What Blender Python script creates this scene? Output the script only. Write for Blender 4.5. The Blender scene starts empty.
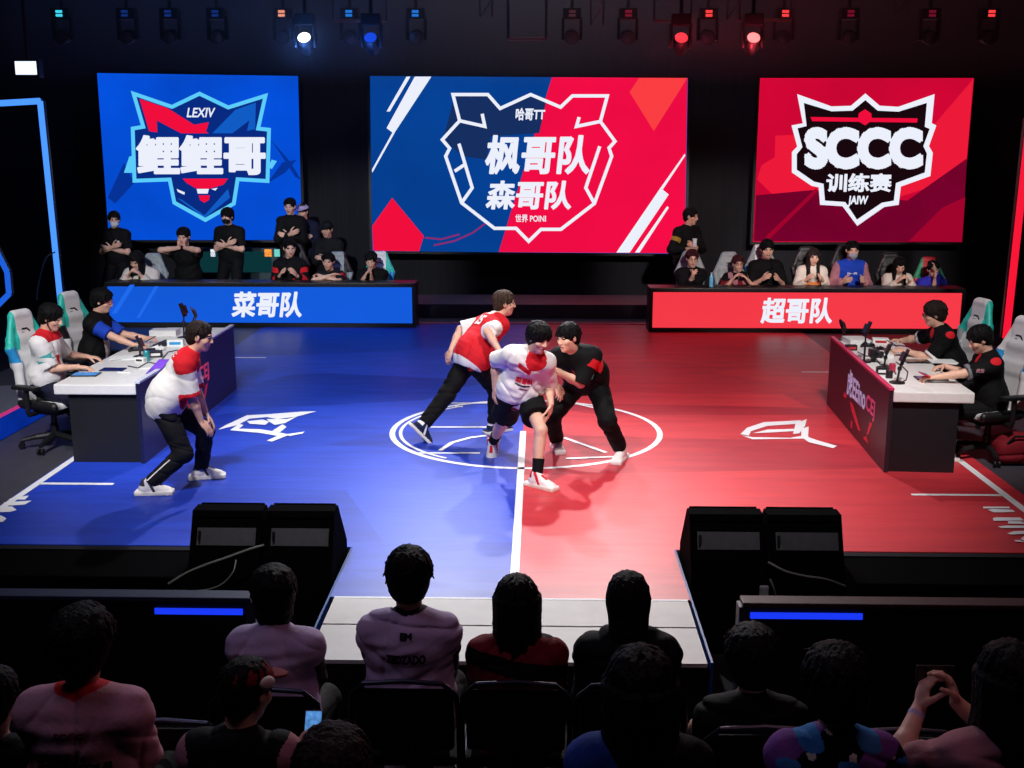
import bpy, bmesh, math, os
import numpy as np
from mathutils import Vector, Matrix
SC = bpy.context.scene
COL = SC.collection
rng = np.random.default_rng(7)
PI = math.pi
# ------------------------------------------------------------------ camera
F, PITCH, YAW = 1130.0, math.radians(12.2), math.radians(1.4)
CAM = np.array([0.17, 0.0, 3.1])
_fw = np.array([-math.sin(YAW)*math.cos(PITCH), math.cos(YAW)*math.cos(PITCH), -math.sin(PITCH)])
_rt = np.array([math.cos(YAW), math.sin(YAW), 0.0])
_up = np.cross(_rt, _fw)
def ray(x, y): return _fw*F + _rt*(x-512) - _up*(y-384)
def G(x, y, z=0.0):
    d = ray(x, y); return CAM + d*((z-CAM[2])/d[2])
def P(x, y, Y):
    d = ray(x, y); return CAM + d*((Y-CAM[1])/d[1])
cd = bpy.data.cameras.new('camera'); cam = bpy.data.objects.new('camera', cd); COL.objects.link(cam)
cd.sensor_width = 36; cd.lens = F/1024*36; cd.clip_end = 200
cam.location = CAM; cam.rotation_euler = (PI/2-PITCH, 0, YAW)
SC.camera = cam
SC.view_settings.view_transform = 'Standard'; SC.view_settings.look = 'None'
SC.view_settings.gamma = 1; SC.view_settings.exposure = 0
SC.view_settings.use_curve_mapping = False
SC.cycles.use_denoising = True
SC.cycles.max_bounces = 6; SC.cycles.diffuse_bounces = 3; SC.cycles.glossy_bounces = 3
SC.cycles.sample_clamp_indirect = 4
SC.cycles.caustics_reflective = False; SC.cycles.caustics_refractive = False
W = bpy.data.worlds.new('world'); SC.world = W; W.use_nodes = True
W.node_tree.nodes['Background'].inputs[0].default_value = (0.02, 0.025, 0.05, 1)
W.node_tree.nodes['Background'].inputs[1].default_value = 0.12
# ------------------------------------------------------------------ materials
def lin(c):
    out = []
    for v in c[:3]:
        v = v/255.0
        out.append(v/12.92 if v <= 0.04045 else ((v+0.055)/1.055)**2.4)
    return (*out, 1.0)
MATS = {}
def mat(name, rgb, rough=0.6, metal=0.0, vary=0.12, scale=18.0, bump=0.0, bscale=60.0, emit=0.0, spec=0.5, stretch=None, alpha=1.0, sheen=0.0):
    """procedural principled material; rgb in sRGB 0..255"""
    if name in MATS: return MATS[name]
    m = bpy.data.materials.new(name); m.use_nodes = True
    nt = m.node_tree; N = nt.nodes; L = nt.links
    b = N['Principled BSDF']
    c = lin(rgb)
    tc = N.new('ShaderNodeTexCoord')
    mp = N.new('ShaderNodeMapping'); L.new(tc.outputs['Object'], mp.inputs[0])
    if stretch: mp.inputs['Scale'].default_value = stretch
    nz = N.new('ShaderNodeTexNoise'); nz.inputs['Scale'].default_value = scale; nz.inputs['Detail'].default_value = 4
    L.new(mp.outputs[0], nz.inputs['Vector'])
    rp = N.new('ShaderNodeValToRGB'); L.new(nz.outputs['Fac'], rp.inputs[0])
    rp.color_ramp.elements[0].position = 0.3; rp.color_ramp.elements[1].position = 0.7
    rp.color_ramp.elements[0].color = (*[v*(1-vary) for v in c[:3]], 1)
    rp.color_ramp.elements[1].color = (*[min(1, v*(1+vary)) for v in c[:3]], 1)
    L.new(rp.outputs[0], b.inputs['Base Color'])
    b.inputs['Roughness'].default_value = rough; b.inputs['Metallic'].default_value = metal
    b.inputs['Specular IOR Level'].default_value = spec
    b.inputs['Alpha'].default_value = alpha
    if sheen: b.inputs['Sheen Weight'].default_value = sheen
    if emit:
        L.new(rp.outputs[0], b.inputs['Emission Color']); b.inputs['Emission Strength'].default_value = emit
    if bump:
        n2 = N.new('ShaderNodeTexNoise'); n2.inputs['Scale'].default_value = bscale; n2.inputs['Detail'].default_value = 3
        L.new(mp.outputs[0], n2.inputs['Vector'])
        bp = N.new('ShaderNodeBump'); bp.inputs['Strength'].default_value = bump; bp.inputs['Distance'].default_value = 0.01
        L.new(n2.outputs['Fac'], bp.inputs['Height']); L.new(bp.outputs[0], b.inputs['Normal'])
    MATS[name] = m
    return m
def glow(name, rgb, strength=1.0, vary=0.0, scale=3.0, led=False):
    """something that gives off light: LED screen, lamp"""
    if name in MATS: return MATS[name]
    m = bpy.data.materials.new(name); m.use_nodes = True
    nt = m.node_tree; N = nt.nodes; L = nt.links
    N.remove(N['Principled BSDF'])
    e = N.new('ShaderNodeEmission'); e.inputs[1].default_value = strength
    c = lin(rgb)
    tc = N.new('ShaderNodeTexCoord')
    nz = N.new('ShaderNodeTexNoise'); nz.inputs['Scale'].default_value = scale; nz.inputs['Detail'].default_value = 3
    L.new(tc.outputs['Object'], nz.inputs['Vector'])
    rp = N.new('ShaderNodeValToRGB'); L.new(nz.outputs['Fac'], rp.inputs[0])
    rp.color_ramp.elements[0].position = 0.3; rp.color_ramp.elements[1].position = 0.7
    rp.color_ramp.elements[0].color = (*[v*(1-vary) for v in c[:3]], 1)
    rp.color_ramp.elements[1].color = (*[v*(1+vary) for v in c[:3]], 1)
    L.new(rp.outputs[0], e.inputs[0])
    L.new(e.outputs[0], N['Material Output'].inputs[0])
    MATS[name] = m
    return m
# ------------------------------------------------------------------ mesh builder
class MB:
    def __init__(s): s.v = []; s.f = []; s.m = []
    def add(s, vs, fs, mi=0):
        o = len(s.v); s.v += [tuple(map(float, p)) for p in vs]
        s.f += [tuple(i+o for i in f) for f in fs]; s.m += [mi]*len(fs); return s
    def box(s, lo, hi, mi=0, bev=0.0, M=None):
        x0, y0, z0 = lo; x1, y1, z1 = hi
        if bev > 0:
            bm = bmesh.new(); bmesh.ops.create_cube(bm, size=1)
            for v in bm.verts:
                v.co = Vector(((x0+x1)/2+v.co.x*(x1-x0), (y0+y1)/2+v.co.y*(y1-y0), (z0+z1)/2+v.co.z*(z1-z0)))
            bmesh.ops.bevel(bm, geom=list(bm.edges), offset=bev, segments=2, affect='EDGES', profile=0.6)
            bm.verts.index_update()
            vs = [v.co.copy() for v in bm.verts]; fs = [[v.index for v in f.verts] for f in bm.faces]; bm.free()
        else:
            vs = [Vector(p) for p in ((x0,y0,z0),(x1,y0,z0),(x1,y1,z0),(x0,y1,z0),(x0,y0,z1),(x1,y0,z1),(x1,y1,z1),(x0,y1,z1))]
            fs = [(3,2,1,0),(4,5,6,7),(0,1,5,4),(1,2,6,5),(2,3,7,6),(3,0,4,7)]
        if M is not None: vs = [M @ v for v in vs]
        return s.add(vs, fs, mi)
    def tube(s, pts, r, n=8, mi=0, cap=True):
        pts = [Vector(p) for p in pts]; rs = r if isinstance(r, (list, tuple)) else [r]*len(pts)
        rings = []; up = None
        for i, p in enumerate(pts):
            d = (pts[min(i+1, len(pts)-1)]-pts[max(i-1, 0)]).normalized()
            if up is None:
                up = Vector((0,0,1)) if abs(d.z) < 0.9 else Vector((1,0,0))
            a = d.cross(up)
            if a.length < 1e-6: a = d.cross(Vector((0.3,0.9,0.1)))
            a.normalize(); b = a.cross(d).normalized(); up = b
            rings.append([p + (a*math.cos(2*PI*k/n)+b*math.sin(2*PI*k/n))*rs[i] for k in range(n)])
        vs = [q for R in rings for q in R]; fs = []
        for i in range(len(rings)-1):
            for k in range(n):
                fs.append((i*n+k, i*n+(k+1)%n, (i+1)*n+(k+1)%n, (i+1)*n+k))
        if cap:
            fs.append(tuple(range(n-1, -1, -1))); fs.append(tuple((len(rings)-1)*n+k for k in range(n)))
        return s.add(vs, fs, mi)
    def lathe(s, prof, c=(0,0,0), n=24, mi=0, M=None):
        vs = []; fs = []
        for r, z in prof:
            for k in range(n):
                v = Vector((r*math.cos(2*PI*k/n), r*math.sin(2*PI*k/n), z))
                if M is not None: v = M @ v
                vs.append(v + Vector(c))
        for i in range(len(prof)-1):
            for k in range(n):
                fs.append((i*n+k, i*n+(k+1)%n, (i+1)*n+(k+1)%n, (i+1)*n+k))
        fs.append(tuple(range(n-1, -1, -1))); fs.append(tuple((len(prof)-1)*n+k for k in range(n)))
        return s.add(vs, fs, mi)
    def prism(s, poly, ext, mi=0):
        """poly: list of 3-D points (one plane), ext: extrusion vector"""
        n = len(poly); e = Vector(ext); a = [Vector(p) for p in poly]
        vs = a+[p+e for p in a]
        fs = [tuple(range(n-1, -1, -1)), tuple(range(n, 2*n))]+[(i, (i+1) % n, n+(i+1) % n, n+i) for i in range(n)]
        return s.add(vs, fs, mi)
    def build(s, name, mats, parent=None, smooth=False, origin=None):
        me = bpy.data.meshes.new(name)
        o0 = Vector(origin) if origin is not None else (Vector(parent['_o']) if parent is not None and '_o' in parent else Vector((0,0,0)))
        me.from_pydata([Vector(v)-o0 for v in s.v], [], s.f)
        if not isinstance(mats, (list, tuple)): mats = [mats]
        for m in mats: me.materials.append(m)
        me.polygons.foreach_set('material_index', s.m)
        bm = bmesh.new(); bm.from_mesh(me); bmesh.ops.recalc_face_normals(bm, faces=bm.faces); bm.to_mesh(me); bm.free()
        if smooth:
            me.polygons.foreach_set('use_smooth', [True]*len(me.polygons))
            me.set_sharp_from_angle(angle=math.radians(40))
        me.update()
        o = bpy.data.objects.new(name, me); COL.objects.link(o)
        if parent is not None:
            o.parent = parent
            if '_o' in parent: o['_o'] = tuple(parent['_o'])
        if origin is not None and parent is None: o.location = origin
        return o
def tag(o, label=None, cat=None, group=None, kind=None):
    if label: o['label'] = label
    if cat: o['category'] = cat
    if group: o['group'] = group
    if kind: o['kind'] = kind
    return o
ROOTS = []
def thing(name, label, cat, loc, group=None, rz=0.0, world=True):
    """empty at a thing's base; with world=True children are built in world coordinates and shifted"""
    o = bpy.data.objects.new(name, None); COL.objects.link(o)
    o.empty_display_size = 0.1
    o.location = loc; o.rotation_euler = (0, 0, rz)
    if world: o['_o'] = tuple(float(v) for v in loc); ROOTS.append(o)
    return tag(o, label, cat, group)
def kids(o): return [c for c in bpy.data.objects if c.parent == o]
def copy_tree(o, loc=None, rz=None, label=None):
    c = o.copy(); COL.objects.link(c)
    if loc is not None: c.location = loc
    if rz is not None: c.rotation_euler = (0, 0, rz)
    if label: c['label'] = label
    for ch in kids(o):
        k = ch.copy(); COL.objects.link(k); k.parent = c
        for g in kids(ch):
            q = g.copy(); COL.objects.link(q); q.parent = k
    return c
def struct(name, mb, m, **k):
    o = mb.build(name, m, **k); o['kind'] = 'structure'; return o
# ------------------------------------------------------------------ text as flat mesh
def text_polys(s, bold=0.0, shear=0.0):
    """verts (n,2) and faces of a string set in the built-in font, x right, y up; bold lays a band along each outline"""
    cu = bpy.data.curves.new('t', 'FONT'); cu.body = s; cu.shear = shear; cu.resolution_u = 4
    ob = bpy.data.objects.new('t', cu); COL.objects.link(ob)
    dg = bpy.context.evaluated_depsgraph_get(); dg.update()
    me = bpy.data.meshes.new_from_object(ob.evaluated_get(dg))
    v = [tuple(p.co[:2]) for p in me.vertices]; f = [tuple(p.vertices) for p in me.polygons]
    bpy.data.objects.remove(ob); bpy.data.curves.remove(cu); bpy.data.meshes.remove(me)
    if bold:
        cnt = {}
        for q in f:
            for a, b in zip(q, q[1:]+q[:1]): cnt[(min(a, b), max(a, b))] = cnt.get((min(a, b), max(a, b)), 0)+1
        for (a, b), n in list(cnt.items()):
            if n != 1: continue
            p = Vector(v[a]); q = Vector(v[b]); d = q-p
            if d.length < 1e-6: continue
            d.normalize(); m = Vector((-d.y, d.x))*bold; p = p-d*bold*0.7; q = q+d*bold*0.7; o = len(v)
            v += [tuple(p+m), tuple(p-m), tuple(q-m), tuple(q+m)]; f.append((o, o+1, o+2, o+3))
    return np.array(v), f
# ================================================================== SOFT SHAPES (distance fields meshed by surface nets)
def V3(*a): return np.array(a, float)
def nrm(v):
    v = np.asarray(v, float); return v/max(1e-9, np.linalg.norm(v))
def frame(up, fwd):
    """rows: right, forward, up (orthonormal; up is kept)"""
    u = nrm(up); f = np.asarray(fwd, float); f = nrm(f-u*(f@u)); r = np.cross(f, u); return np.array([r, f, u])
def surface_nets(D, lo, h):
    S = D < 0
    n = [d-1 for d in D.shape]
    cnt = np.zeros(n, np.uint8); offs = [(i, j, k) for i in (0,1) for j in (0,1) for k in (0,1)]
    for i, j, k in offs: cnt += S[i:i+n[0], j:j+n[1], k:k+n[2]]
    cells = np.argwhere((cnt > 0) & (cnt < 8))
    if len(cells) == 0: return np.zeros((0,3)), np.zeros((0,4), int)
    idx = np.full(n, -1, np.int64); idx[tuple(cells.T)] = np.arange(len(cells))
    val = np.stack([D[cells[:,0]+i, cells[:,1]+j, cells[:,2]+k] for i, j, k in offs], 1).astype(float)
    acc = np.zeros((len(cells), 3)); num = np.zeros(len(cells))
    for a in range(8):
        for b in range(a+1, 8):
            oa = np.array(offs[a]); ob = np.array(offs[b])
            if abs(oa-ob).sum() != 1: continue
            m = (val[:,a] < 0) != (val[:,b] < 0)
            t = val[m,a]/(val[m,a]-val[m,b])
            acc[m] += oa+(ob-oa)*t[:,None]; num[m] += 1
    vs = (cells+acc/num[:,None])*h+lo
    quads = []
    for ax in range(3):
        sl0 = [slice(1,-1)]*3; sl1 = [slice(1,-1)]*3
        sl0[ax] = slice(0,-1); sl1[ax] = slice(1,None)
        A = S[tuple(sl0)]; B = S[tuple(sl1)]
        e = np.argwhere(A != B)
        if len(e) == 0: continue
        inside = A[tuple(e.T)]
        p = e.copy(); o1, o2 = [(1,2),(2,0),(0,1)][ax]
        p[:, [k for k in range(3) if k != ax]] += 1
        c = []
        for d1, d2 in ((-1,-1),(0,-1),(0,0),(-1,0)):
            q = p.copy(); q[:,o1] += d1; q[:,o2] += d2; c.append(idx[tuple(q.T)])
        q4 = np.stack(c, 1); q4[~inside] = q4[~inside][:, ::-1]; quads.append(q4)
    return vs, np.concatenate(quads)
_nd = np.random.default_rng(3).normal(size=(6,3)); _nd /= np.linalg.norm(_nd, axis=1)[:,None]
class Sdf:
    def __init__(s, h): s.h = h; s.ops = []; s.post = []
    def _a(s, f, lo, hi, k, op): s.ops.append((f, np.asarray(lo, float), np.asarray(hi, float), k, op)); return s
    def cap(s, a, b, ra, rb=None, k=0.02, op='u', flat=False, flata=False):
        a = np.asarray(a, float); b = np.asarray(b, float); rb = ra if rb is None else rb
        d = b-a; L2 = max(1e-9, d@d); dn = d/math.sqrt(L2)
        def f(X, Y, Z):
            px, py, pz = X-a[0], Y-a[1], Z-a[2]
            t = np.clip((px*d[0]+py*d[1]+pz*d[2])/L2, 0, 1)
            q = np.sqrt((px-t*d[0])**2+(py-t*d[1])**2+(pz-t*d[2])**2)-(ra+t*(rb-ra))
            if flat: q = np.maximum(q, (X-b[0])*dn[0]+(Y-b[1])*dn[1]+(Z-b[2])*dn[2])
            if flata: q = np.maximum(q, -(px*dn[0]+py*dn[1]+pz*dn[2]))
            return q
        r = max(ra, rb)
        return s._a(f, np.minimum(a, b)-r, np.maximum(a, b)+r, k, op)
    def ell(s, c, rad, R=None, k=0.02, op='u'):
        c = np.asarray(c, float); rad = np.asarray(rad, float); R = np.eye(3) if R is None else R
        def f(X, Y, Z):
            x, y, z = X-c[0], Y-c[1], Z-c[2]
            l = [(R[i,0]*x+R[i,1]*y+R[i,2]*z) for i in range(3)]
            k0 = np.sqrt(sum((l[i]/rad[i])**2 for i in range(3))); k1 = np.sqrt(sum((l[i]/rad[i]**2)**2 for i in range(3)))
            return k0*(k0-1)/np.maximum(k1, 1e-6)
        ext = np.sqrt(((R*rad[:,None])**2).sum(0))
        return s._a(f, c-ext, c+ext, k, op)
    def box(s, c, half, R=None, r=0.01, k=0.01, op='u'):
        c = np.asarray(c, float); half = np.asarray(half, float); R = np.eye(3) if R is None else R
        def f(X, Y, Z):
            x, y, z = X-c[0], Y-c[1], Z-c[2]
            q = [np.abs(R[i,0]*x+R[i,1]*y+R[i,2]*z)-(half[i]-r) for i in range(3)]
            o = np.sqrt(sum(np.maximum(v, 0)**2 for v in q)); i_ = np.minimum(np.maximum(np.maximum(q[0], q[1]), q[2]), 0)
            return o+i_-r
        ext = np.abs(R*half[:,None]).sum(0)
        return s._a(f, c-ext, c+ext, k, op)
    def cut(s, p, n, k=0.0):
        """remove what lies beyond the plane (side the normal points to)"""
        p = np.asarray(p, float); n = nrm(n)
        s.ops.append((lambda X, Y, Z: (X-p[0])*n[0]+(Y-p[1])*n[1]+(Z-p[2])*n[2], None, None, k, 'i')); return s
    def wrinkle(s, amp, wl, seed=0, ax=None):
        r = np.random.default_rng(seed); dirs = r.normal(size=(5,3))
        if ax is not None: dirs = dirs-0.75*(dirs@nrm(ax))[:,None]*nrm(ax) if False else dirs+1.2*np.sign(dirs@nrm(ax))[:,None]*nrm(ax)
        dirs /= np.linalg.norm(dirs, axis=1)[:,None]; ph = r.uniform(0, 6.28, 5); fr = 2*PI/(wl*r.uniform(0.6, 1.6, 5))
        def f(X, Y, Z):
            w = 0.6*np.sin((X*dirs[0,0]+Y*dirs[0,1]+Z*dirs[0,2])*fr[0]*0.5+ph[0])
            return amp*sum(np.sin((X*dirs[i,0]+Y*dirs[i,1]+Z*dirs[i,2])*fr[i]+ph[i]+2*w) for i in range(1, 5))/2.2
        s.post.append(f); return s
    def fold(s, amp, wl, seed, axes):
        """soft creases: narrow valleys across the given axes, fading in and out"""
        r = np.random.default_rng(seed)
        par = [(nrm(a+r.normal(size=3)*0.15), r.uniform(0, 6.28), 2*PI/(wl*r.uniform(0.8, 1.4)), nrm(r.normal(size=3)), r.uniform(0, 6.28), r.uniform(8, 16)) for a in axes]
        def f(X, Y, Z):
            w = 0
            for a, ph, fr, m, mp, mf in par:
                q = (X*a[0]+Y*a[1]+Z*a[2]); g = (X*m[0]+Y*m[1]+Z*m[2])
                ridge = (1-np.abs(np.sin(q*fr*0.5+ph+0.9*np.sin(g*mf*0.6+mp))))**5
                w = w+ridge*np.clip(np.sin(g*mf+mp*2)*0.9+0.1, 0, 1)
            return amp*w
        s.post.append(f); return s
    def run(s):
        h = s.h; pos = [o for o in s.ops if o[4] == 'u']
        lo = np.min([o[1] for o in pos], 0)-0.05; hi = np.max([o[2] for o in pos], 0)+0.05
        n = np.ceil((hi-lo)/h).astype(int)+1
        ax = [(lo[i]+h*np.arange(n[i])).astype(np.float32) for i in range(3)]
        D = np.full(n, 0.2, np.float32)
        for f, l, u, k, op in s.ops:
            if l is None: sl = [slice(0, n[i]) for i in range(3)]
            else:
                m = 3*h+k+0.012
                sl = [slice(max(0, int((l[i]-m-lo[i])/h)), min(n[i], int((u[i]+m-lo[i])/h)+2)) for i in range(3)]
                if any(q.start >= q.stop for q in sl): continue
            X = ax[0][sl[0]][:,None,None]; Y = ax[1][sl[1]][None,:,None]; Z = ax[2][sl[2]][None,None,:]
            d = f(X, Y, Z).astype(np.float32); A = D[tuple(sl)]
            if op == 'u':
                if k > 0:
                    hh = np.maximum(k-np.abs(A-d), 0)/k; D[tuple(sl)] = np.minimum(A, d)-hh*hh*k*0.25
                else: D[tuple(sl)] = np.minimum(A, d)
            else:
                if op == 's': d = -d
                if k > 0:
                    hh = np.maximum(k-np.abs(A-d), 0)/k; D[tuple(sl)] = np.maximum(A, d)+hh*hh*k*0.25
                else: D[tuple(sl)] = np.maximum(A, d)
        if s.post:
            X = ax[0][:,None,None]; Y = ax[1][None,:,None]; Z = ax[2][None,None,:]
            m = np.abs(D) < 0.04
            I = np.argwhere(m)
            x = ax[0][I[:,0]]; y = ax[1][I[:,1]]; z = ax[2][I[:,2]]
            for f in s.post: D[m] += f(x, y, z).astype(np.float32)
        s.D = D; s.lo = lo
        return surface_nets(D, lo, h)
    def sample(s, p):
        q = (np.asarray(p, float)-s.lo)/s.h; i = np.clip(np.floor(q).astype(int), 0, np.array(s.D.shape)-2); t = np.clip(q-i, 0, 1)
        r = 0
        for a in (0,1):
            for b in (0,1):
                for c in (0,1):
                    w = (t[:,0] if a else 1-t[:,0])*(t[:,1] if b else 1-t[:,1])*(t[:,2] if c else 1-t[:,2])
                    r = r+w*s.D[i[:,0]+a, i[:,1]+b, i[:,2]+c]
        return r
    def build(s, name, mats, parent=None, zone=None, origin=None):
        vs, qs = s.run()
        return mesh_np(name, vs, qs, mats, parent, zone, origin)
def mesh_np(name, vs, qs, mats, parent=None, zone=None, origin=None):
    o0 = np.array(origin) if origin is not None else (np.array(list(parent['_o'])) if parent is not None and '_o' in parent else np.zeros(3))
    me = bpy.data.meshes.new(name)
    me.vertices.add(len(vs)); me.vertices.foreach_set('co', (vs-o0).astype(np.float32).ravel())
    me.loops.add(qs.size); me.loops.foreach_set('vertex_index', qs.astype(np.int32).ravel())
    me.polygons.add(len(qs)); me.polygons.foreach_set('loop_start', (np.arange(len(qs))*4).astype(np.int32))
    if not isinstance(mats, (list, tuple)): mats = [mats]
    for m in mats: me.materials.append(m)
    me.update(calc_edges=True)
    if zone is not None and len(qs):
        me.polygons.foreach_set('material_index', np.asarray(zone(vs[qs].mean(1))).astype(np.int32))
    me.polygons.foreach_set('use_smooth', np.ones(len(qs), bool))
    me.update()
    o = bpy.data.objects.new(name, me); COL.objects.link(o)
    if parent is not None:
        o.parent = parent
        if '_o' in parent: o['_o'] = tuple(parent['_o'])
    elif origin is not None: o.location = origin
    return o
# ================================================================== SETTING
ZF = -0.42
def rect(x0, y0, x1, y1, z): return [(x0,y0,z),(x1,y0,z),(x1,y1,z),(x0,y1,z)]
def math_node(nt, op, a, b=None, clamp=False):
    n = nt.nodes.new('ShaderNodeMath'); n.operation = op; n.use_clamp = clamp
    for i, v in enumerate((a, b)):
        if v is None: continue
        if isinstance(v, (int, float)): n.inputs[i].default_value = v
        else: nt.links.new(v, n.inputs[i])
    return n.outputs[0]
def mix(nt, f, a, b):
    n = nt.nodes.new('ShaderNodeMix'); n.data_type = 'RGBA'
    if isinstance(f, (int, float)): n.inputs[0].default_value = f
    else: nt.links.new(f, n.inputs[0])
    for i, v in ((6, a), (7, b)):
        if isinstance(v, tuple): n.inputs[i].default_value = v
        else: nt.links.new(v, n.inputs[i])
    return n.outputs[2]
def court_material():
    m = bpy.data.materials.new('court_print'); m.use_nodes = True
    nt = m.node_tree; N = nt.nodes; L = nt.links; b = N['Principled BSDF']
    tc = N.new('ShaderNodeTexCoord'); sx = N.new('ShaderNodeSeparateXYZ'); L.new(tc.outputs['Object'], sx.inputs[0])
    # boards run across the court; broad angular brush shapes printed on the boards
    mp = N.new('ShaderNodeMapping'); L.new(tc.outputs['Object'], mp.inputs[0]); mp.inputs['Scale'].default_value = (0.9, 4.5, 1)
    nz = N.new('ShaderNodeTexNoise'); nz.inputs['Scale'].default_value = 1.3; nz.inputs['Detail'].default_value = 5; L.new(mp.outputs[0], nz.inputs['Vector'])
    vo = N.new('ShaderNodeTexVoronoi'); vo.inputs['Scale'].default_value = 0.55; vo.feature = 'F1'
    mp2 = N.new('ShaderNodeMapping'); L.new(tc.outputs['Object'], mp2.inputs[0]); mp2.inputs['Rotation'].default_value = (0, 0, 0.7); mp2.inputs['Scale'].default_value = (0.6, 1.6, 1)
    L.new(mp2.outputs[0], vo.inputs['Vector'])
    sc = N.new('ShaderNodeSeparateColor'); L.new(vo.outputs['Color'], sc.inputs[0])
    fac = math_node(nt, 'ADD', math_node(nt, 'MULTIPLY', nz.outputs['Fac'], 0.6), math_node(nt, 'MULTIPLY', sc.outputs[0], 0.5), True)
    rb = N.new('ShaderNodeValToRGB'); L.new(fac, rb.inputs[0])
    rb.color_ramp.elements[0].position = 0.25; rb.color_ramp.elements[1].position = 0.85
    rb.color_ramp.elements[0].color = lin((12, 44, 156)); rb.color_ramp.elements[1].color = lin((36, 74, 212))
    rr = N.new('ShaderNodeValToRGB'); L.new(fac, rr.inputs[0])
    rr.color_ramp.elements[0].position = 0.25; rr.color_ramp.elements[1].position = 0.85
    rr.color_ramp.elements[0].color = lin((166, 36, 52)); rr.color_ramp.elements[1].color = lin((222, 60, 68))
    side = math_node(nt, 'GREATER_THAN', sx.outputs[0], 0.0)
    base = mix(nt, side, rb.outputs[0], rr.outputs[0])
    # seams between the boards
    fr = math_node(nt, 'FRACT', math_node(nt, 'MULTIPLY', sx.outputs[1], 1/0.6))
    seam = math_node(nt, 'LESS_THAN', fr, 0.018)
    base = mix(nt, math_node(nt, 'MULTIPLY', seam, 0.25), base, (0.02, 0.02, 0.03, 1))
    L.new(base, b.inputs['Base Color'])
    n3 = N.new('ShaderNodeTexNoise'); n3.inputs['Scale'].default_value = 3; n3.inputs['Detail'].default_value = 4; L.new(mp.outputs[0], n3.inputs['Vector'])
    r3 = N.new('ShaderNodeMapRange'); L.new(n3.outputs['Fac'], r3.inputs[0]); r3.inputs[3].default_value = 0.34; r3.inputs[4].default_value = 0.5
    L.new(r3.outputs[0], b.inputs['Roughness']); b.inputs['Specular IOR Level'].default_value = 0.45
    return m
black = mat('black_paint', (9, 9, 12), 0.55)
blackm = mat('black_metal', (16, 16, 19), 0.4, 0.3)
carpet = mat('dark_carpet', (20, 20, 24), 0.95, scale=80, vary=0.3)
wallm = mat('wall_drape', (26, 26, 31), 0.95, scale=4, vary=0.25, stretch=(6, 6, 0.2))
greyfloor = mat('grey_stage_vinyl', (66, 64, 72), 0.5, scale=6)
white_line = mat('white_tape', (246, 246, 250), 0.5, vary=0.03)
struct('floor', MB().box((-14, -6, ZF-.2), (14, 30, ZF)), carpet)
struct('wall_back', MB().box((-14, 22.6, ZF), (14, 22.9, 9)), wallm)
struct('wall_left', MB().box((-14.2, -6, ZF), (-14, 22.6, 9)), wallm)
struct('wall_right', MB().box((14, -6, ZF), (14.2, 22.6, 9)), wallm)
struct('wall_front', MB().box((-14, -6.2, ZF), (14, -6, 9)), wallm)
struct('ceiling', MB().box((-14, -6, 9), (14, 22.9, 9.2)), mat('black_ceiling', (14, 14, 17), 0.9))
# stage: a tongue in the middle, recesses for the monitors either side
out = [(-7.2,8.3),(-1.27,8.3),(-1.27,7.32),(1.22,7.32),(1.22,8.3),(7.2,8.3),(7.2,21.2),(-7.2,21.2)]
struct('stage_floor', MB().prism([(x, y, ZF) for x, y in out], (0, 0, -0.008-ZF)), greyfloor)
out = [(-4.5,8.3),(-1.27,8.3),(-1.27,7.32),(1.22,7.32),(1.22,8.3),(4.5,8.3),(4.5,19.2),(-4.5,19.2)]
struct('court_floor', MB().prism([(x, y, -0.008) for x, y in out], (0, 0, 0.008)), court_material())
fasc = mat('blue_stage_fascia', (28, 70, 150), 0.3)
struct('trim_1', MB().box((-1.285, 6.36, ZF), (-1.27, 8.3, 0.003)), fasc)
struct('trim_2', MB().box((1.22, 6.36, ZF), (1.235, 8.3, 0.003)), fasc)
struct('trim_3', MB().box((-4.5, 19.2, -0.008), (4.5, 19.24, 0.02)), mat('pink_edge', (220, 120, 130), 0.4))
struct('stage_plinth', MB().box((-2.2, 19.9, 0), (2.2, 21.2, 0.24)), mat('grey_plinth', (52, 52, 58), 0.6))
# painted lines
def arc(cx, cy, r, w, a0, a1, n=64, z=0.003):
    vs = []; fs = []
    for i in range(n+1):
        a = math.radians(a0+(a1-a0)*i/n)
        for q in (r-w/2, r+w/2): vs.append((cx+q*math.cos(a), cy+q*math.sin(a), z))
    fs = [(2*i, 2*i+1, 2*i+3, 2*i+2) for i in range(n)]
    return vs, fs
def gline(mb, a, b, w, z=0.003):
    a = Vector(a).to_2d() if len(a) > 2 else Vector(a); b = Vector(b).to_2d() if len(b) > 2 else Vector(b)
    d = (b-a).normalized(); n = Vector((-d.y, d.x))*w/2
    mb.add([(*(a+n), z), (*(a-n), z), (*(b-n), z), (*(b+n), z)], [(0,1,2,3)])
def g2(x, y): return tuple(G(x, y)[:2])
m = MB(); gline(m, (0, 7.34), (0, 11.9), 0.065); struct('court_markings', m, white_line)
m = MB()
for sx_ in (-4.45, 4.33): gline(m, (sx_, 8.32), (sx_, 10.9), 0.07)
gline(m, (-4.42, 9.88), (-3.74, 9.88), 0.06); gline(m, (3.5, 9.74), (4.3, 9.74), 0.05)
gline(m, (-4.42, 16.05), (-3.8, 16.05), 0.07); gline(m, (3.75, 15.2), (4.3, 15.2), 0.05); gline(m, (3.75, 13.5), (4.3, 13.5), 0.05)
struct('court_markings', m, white_line)
m = MB()
m.add(*arc(0.03, 11.93, 1.45, 0.06, 0, 360))
m.add(*arc(0.03, 11.93, 1.36, 0.035, 125, 235, z=.0045))
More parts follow.
